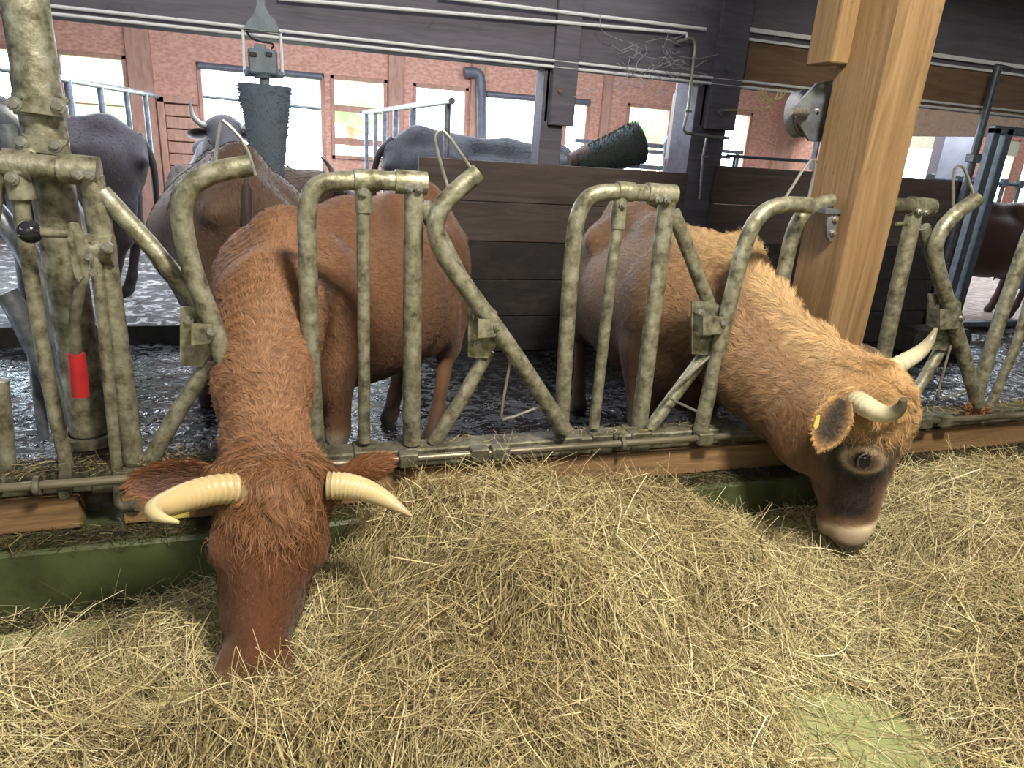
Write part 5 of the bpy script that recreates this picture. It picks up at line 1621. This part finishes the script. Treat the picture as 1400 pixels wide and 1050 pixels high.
def hay():
    nx, ny = 420, 150
    xs, ys = np.linspace(-1.9, 4.3, nx), np.linspace(0.55, 2.125, ny)
    X, Y = np.meshgrid(xs, ys, indexing='ij')
    Z = hay_h(X, Y)
    V = np.stack([X.ravel(), Y.ravel(), Z.ravel()+0.0], 1)
    i, j = np.meshgrid(np.arange(nx-1), np.arange(ny-1), indexing='ij')
    a = (i*ny+j).ravel()
    F = np.stack([a, a+ny, a+ny+1, a+1], 1)
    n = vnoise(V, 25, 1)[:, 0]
    tintv = np.array([0.055, 0.040, 0.018])*(1+0.35*n[:, None])  # base sheet painted dark: deep shade between the strands put into colour
    # strands
    r = np.random.default_rng(5)
    N = 190000
    px = r.uniform(-1.8, 4.2, N*2); py = r.uniform(0.6, 2.12, N*2)
    pz = hay_h(px, py)
    ok = (pz > 0.006) | (r.random(N*2) < 0.06)
    # more strands close to the viewer's side where they show largest
    px, py, pz = px[ok][:N], py[ok][:N], pz[ok][:N]
    N = len(px)
    e = 0.01
    gx = (hay_h(px+e, py)-hay_h(px-e, py))/(2*e); gy = (hay_h(px, py+e)-hay_h(px, py-e))/(2*e)
    nrm = np.stack([-gx, -gy, np.ones(N)], 1); nrm /= np.linalg.norm(nrm, axis=1, keepdims=True)
    p0 = np.stack([px, py, np.maximum(pz, 0)], 1)
    drift = vnoise(p0, 3.5, 8)
    d = r.normal(size=(N, 3)); d[:, 2] *= 0.45
    d = d+drift*0.35
    down = np.stack([gx, gy, gx**2+gy**2], 1)
    d = d-down*0.9
    d -= (d*nrm).sum(1, keepdims=True)*nrm*0.62
    d /= np.linalg.norm(d, axis=1, keepdims=True)
    L = np.clip(r.lognormal(-1.95, 0.5, N), 0.05, 0.36)
    W = r.uniform(0.0012, 0.0029, N)*np.where(r.random(N) < 0.08, 1.9, 1.0)
    side = np.cross(nrm, d); side /= np.linalg.norm(side, axis=1, keepdims=True)+1e-9
    bendv = side*r.normal(size=(N, 1))*0.13+nrm*r.normal(size=(N, 1))*0.06
    kink = r.random(N) < 0.18
    off = np.abs(r.normal(size=N))*0.022-0.004+np.where(r.random(N) < 0.06, r.random(N)*0.03, 0)
    segs = 4
    T = np.linspace(-0.5, 0.5, segs+1)
    wv = side*r.normal(size=(N, 1))+nrm*r.normal(size=(N, 1))*0.7
    wv -= (wv*d).sum(1, keepdims=True)*d
    wv /= np.linalg.norm(wv, axis=1, keepdims=True)+1e-9
    vs = []
    for t in T:
        q = p0+nrm*off[:, None]+d*(L*t)[:, None]+bendv*(L*(1-4*t*t)*0.8)[:, None]
        q = q+(side*(np.where(kink, np.abs(t), 0)*L*0.7)[:, None])
        zz = hay_h(q[:, 0], q[:, 1])
        q[:, 2] = np.maximum(q[:, 2], np.maximum(zz, 0)+0.001)
        q[:, 1] = np.minimum(q[:, 1], 2.122)
        hw = (W*(1-0.55*abs(t)*2*0.6))[:, None]*0.5
        vs += [q-wv*hw, q+wv*hw]
    S = np.stack(vs, 1).reshape(-1, 3)
    nv = 2*(segs+1)
    base = np.arange(N)*nv+len(V)
    Q = np.concatenate([np.stack([base+2*k_, base+2*k_+1, base+2*k_+3, base+2*k_+2], 1) for k_ in range(segs)])
    pal = np.array([(0.68, 0.60, 0.35), (0.54, 0.47, 0.26), (0.48, 0.44, 0.24), (0.82, 0.76, 0.52), (0.30, 0.22, 0.12), (0.17, 0.12, 0.065), (0.34, 0.34, 0.19)])
    ci = r.choice(len(pal), N, p=[.26, .22, .14, .13, .12, .06, .07])
    c = pal[ci]*r.uniform(0.75, 1.15, (N, 1))
    zone = np.clip(0.5+0.5*vnoise(p0, 2.2, 17)[:, 0:1], 0, 1)
    c = c*(0.70+0.42*zone)*(1-(1-zone)*np.array([0.0, 0.08, 0.2]))
    S_t = np.repeat(c, nv, 0)
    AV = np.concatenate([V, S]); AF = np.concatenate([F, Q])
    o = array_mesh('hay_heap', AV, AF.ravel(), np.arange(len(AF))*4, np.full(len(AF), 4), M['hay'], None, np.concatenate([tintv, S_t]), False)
    tag(o, 'loose heap of pale dry hay covering the green feed table in the foreground', 'hay', kind='stuff')


def wisps(name, label, region, count, pal, Lr, z_of, seed, wr=(0.001, 0.0022)):
    r = np.random.default_rng(seed)
    x0, x1, y0, y1 = region
    N = count
    p0 = np.stack([r.uniform(x0, x1, N), r.uniform(y0, y1, N), np.zeros(N)], 1)
    p0[:, 2] = z_of(p0[:, 0], p0[:, 1])+np.abs(r.normal(size=N))*0.008
    d = r.normal(size=(N, 3)); d[:, 2] *= 0.15; d[:, 1] *= 0.6
    d /= np.linalg.norm(d, axis=1, keepdims=True)
    L = r.uniform(*Lr, N); W = r.uniform(*wr, N)
    wv = np.cross(d, np.array([0, 0.4, 1.0])); wv /= np.linalg.norm(wv, axis=1, keepdims=True)+1e-9
    wv = wv+np.array([0, 0, 1.0])*r.normal(size=(N, 1))*0.6
    b = np.cross(d, (0, 0, 1.0))*r.normal(size=(N, 1))*0.25
    vs = []
    for t in np.linspace(-.5, .5, 4):
        q = p0+d*(L*t)[:, None]+b*(L*(1-4*t*t))[:, None]
        vs += [q-wv*(W*.5)[:, None], q+wv*(W*.5)[:, None]]
    S = np.stack(vs, 1).reshape(-1, 3)
    base = np.arange(N)*8
    Q = np.concatenate([np.stack([base+2*k_, base+2*k_+1, base+2*k_+3, base+2*k_+2], 1) for k_ in range(3)])
    pal = np.array(pal); c = pal[r.choice(len(pal), N)]*r.uniform(.7, 1.2, (N, 1))
    o = array_mesh(name, S, Q.ravel(), np.arange(len(Q))*4, np.full(len(Q), 4), M['hay'], None, np.repeat(c, 8, 0), False)
    tag(o, label, 'hay', kind='stuff')


hay()
darkpal = [(0.10, 0.075, 0.04), (0.05, 0.04, 0.025), (0.20, 0.16, 0.08), (0.035, 0.03, 0.02)]
wisps('hay_litter', 'dark old hay litter lying on the green curb ledge under the plank', (-2.0, 4.5, 2.14, 2.235), 9000, darkpal, (0.03, 0.10), lambda x, y: 0.217+0*x, 3)
wisps('hay_litter', 'dark hay litter caught on the bottom rail around the big steel post', (-1.2, 0.0, 2.24, 2.36), 1800, darkpal+[(0.4, 0.32, 0.16)], (0.03, 0.10), lambda x, y: zt+0.004+0*x, 4)
wisps('hay_litter', 'thin line of chaff along the foot of the green curb at left', (-1.6, -0.2, 2.03, 2.12), 2600, darkpal, (0.02, 0.08), lambda x, y: 0.003+0*x, 5)
wisps('hay_litter', 'pale wisps of hay resting on the bottom rail at centre and right', (0.4, 4.0, 2.26, 2.34), 700, [(0.45, 0.36, 0.18), (0.3, 0.22, 0.1)], (0.02, 0.08), lambda x, y: zt+0.002+0*x, 6)
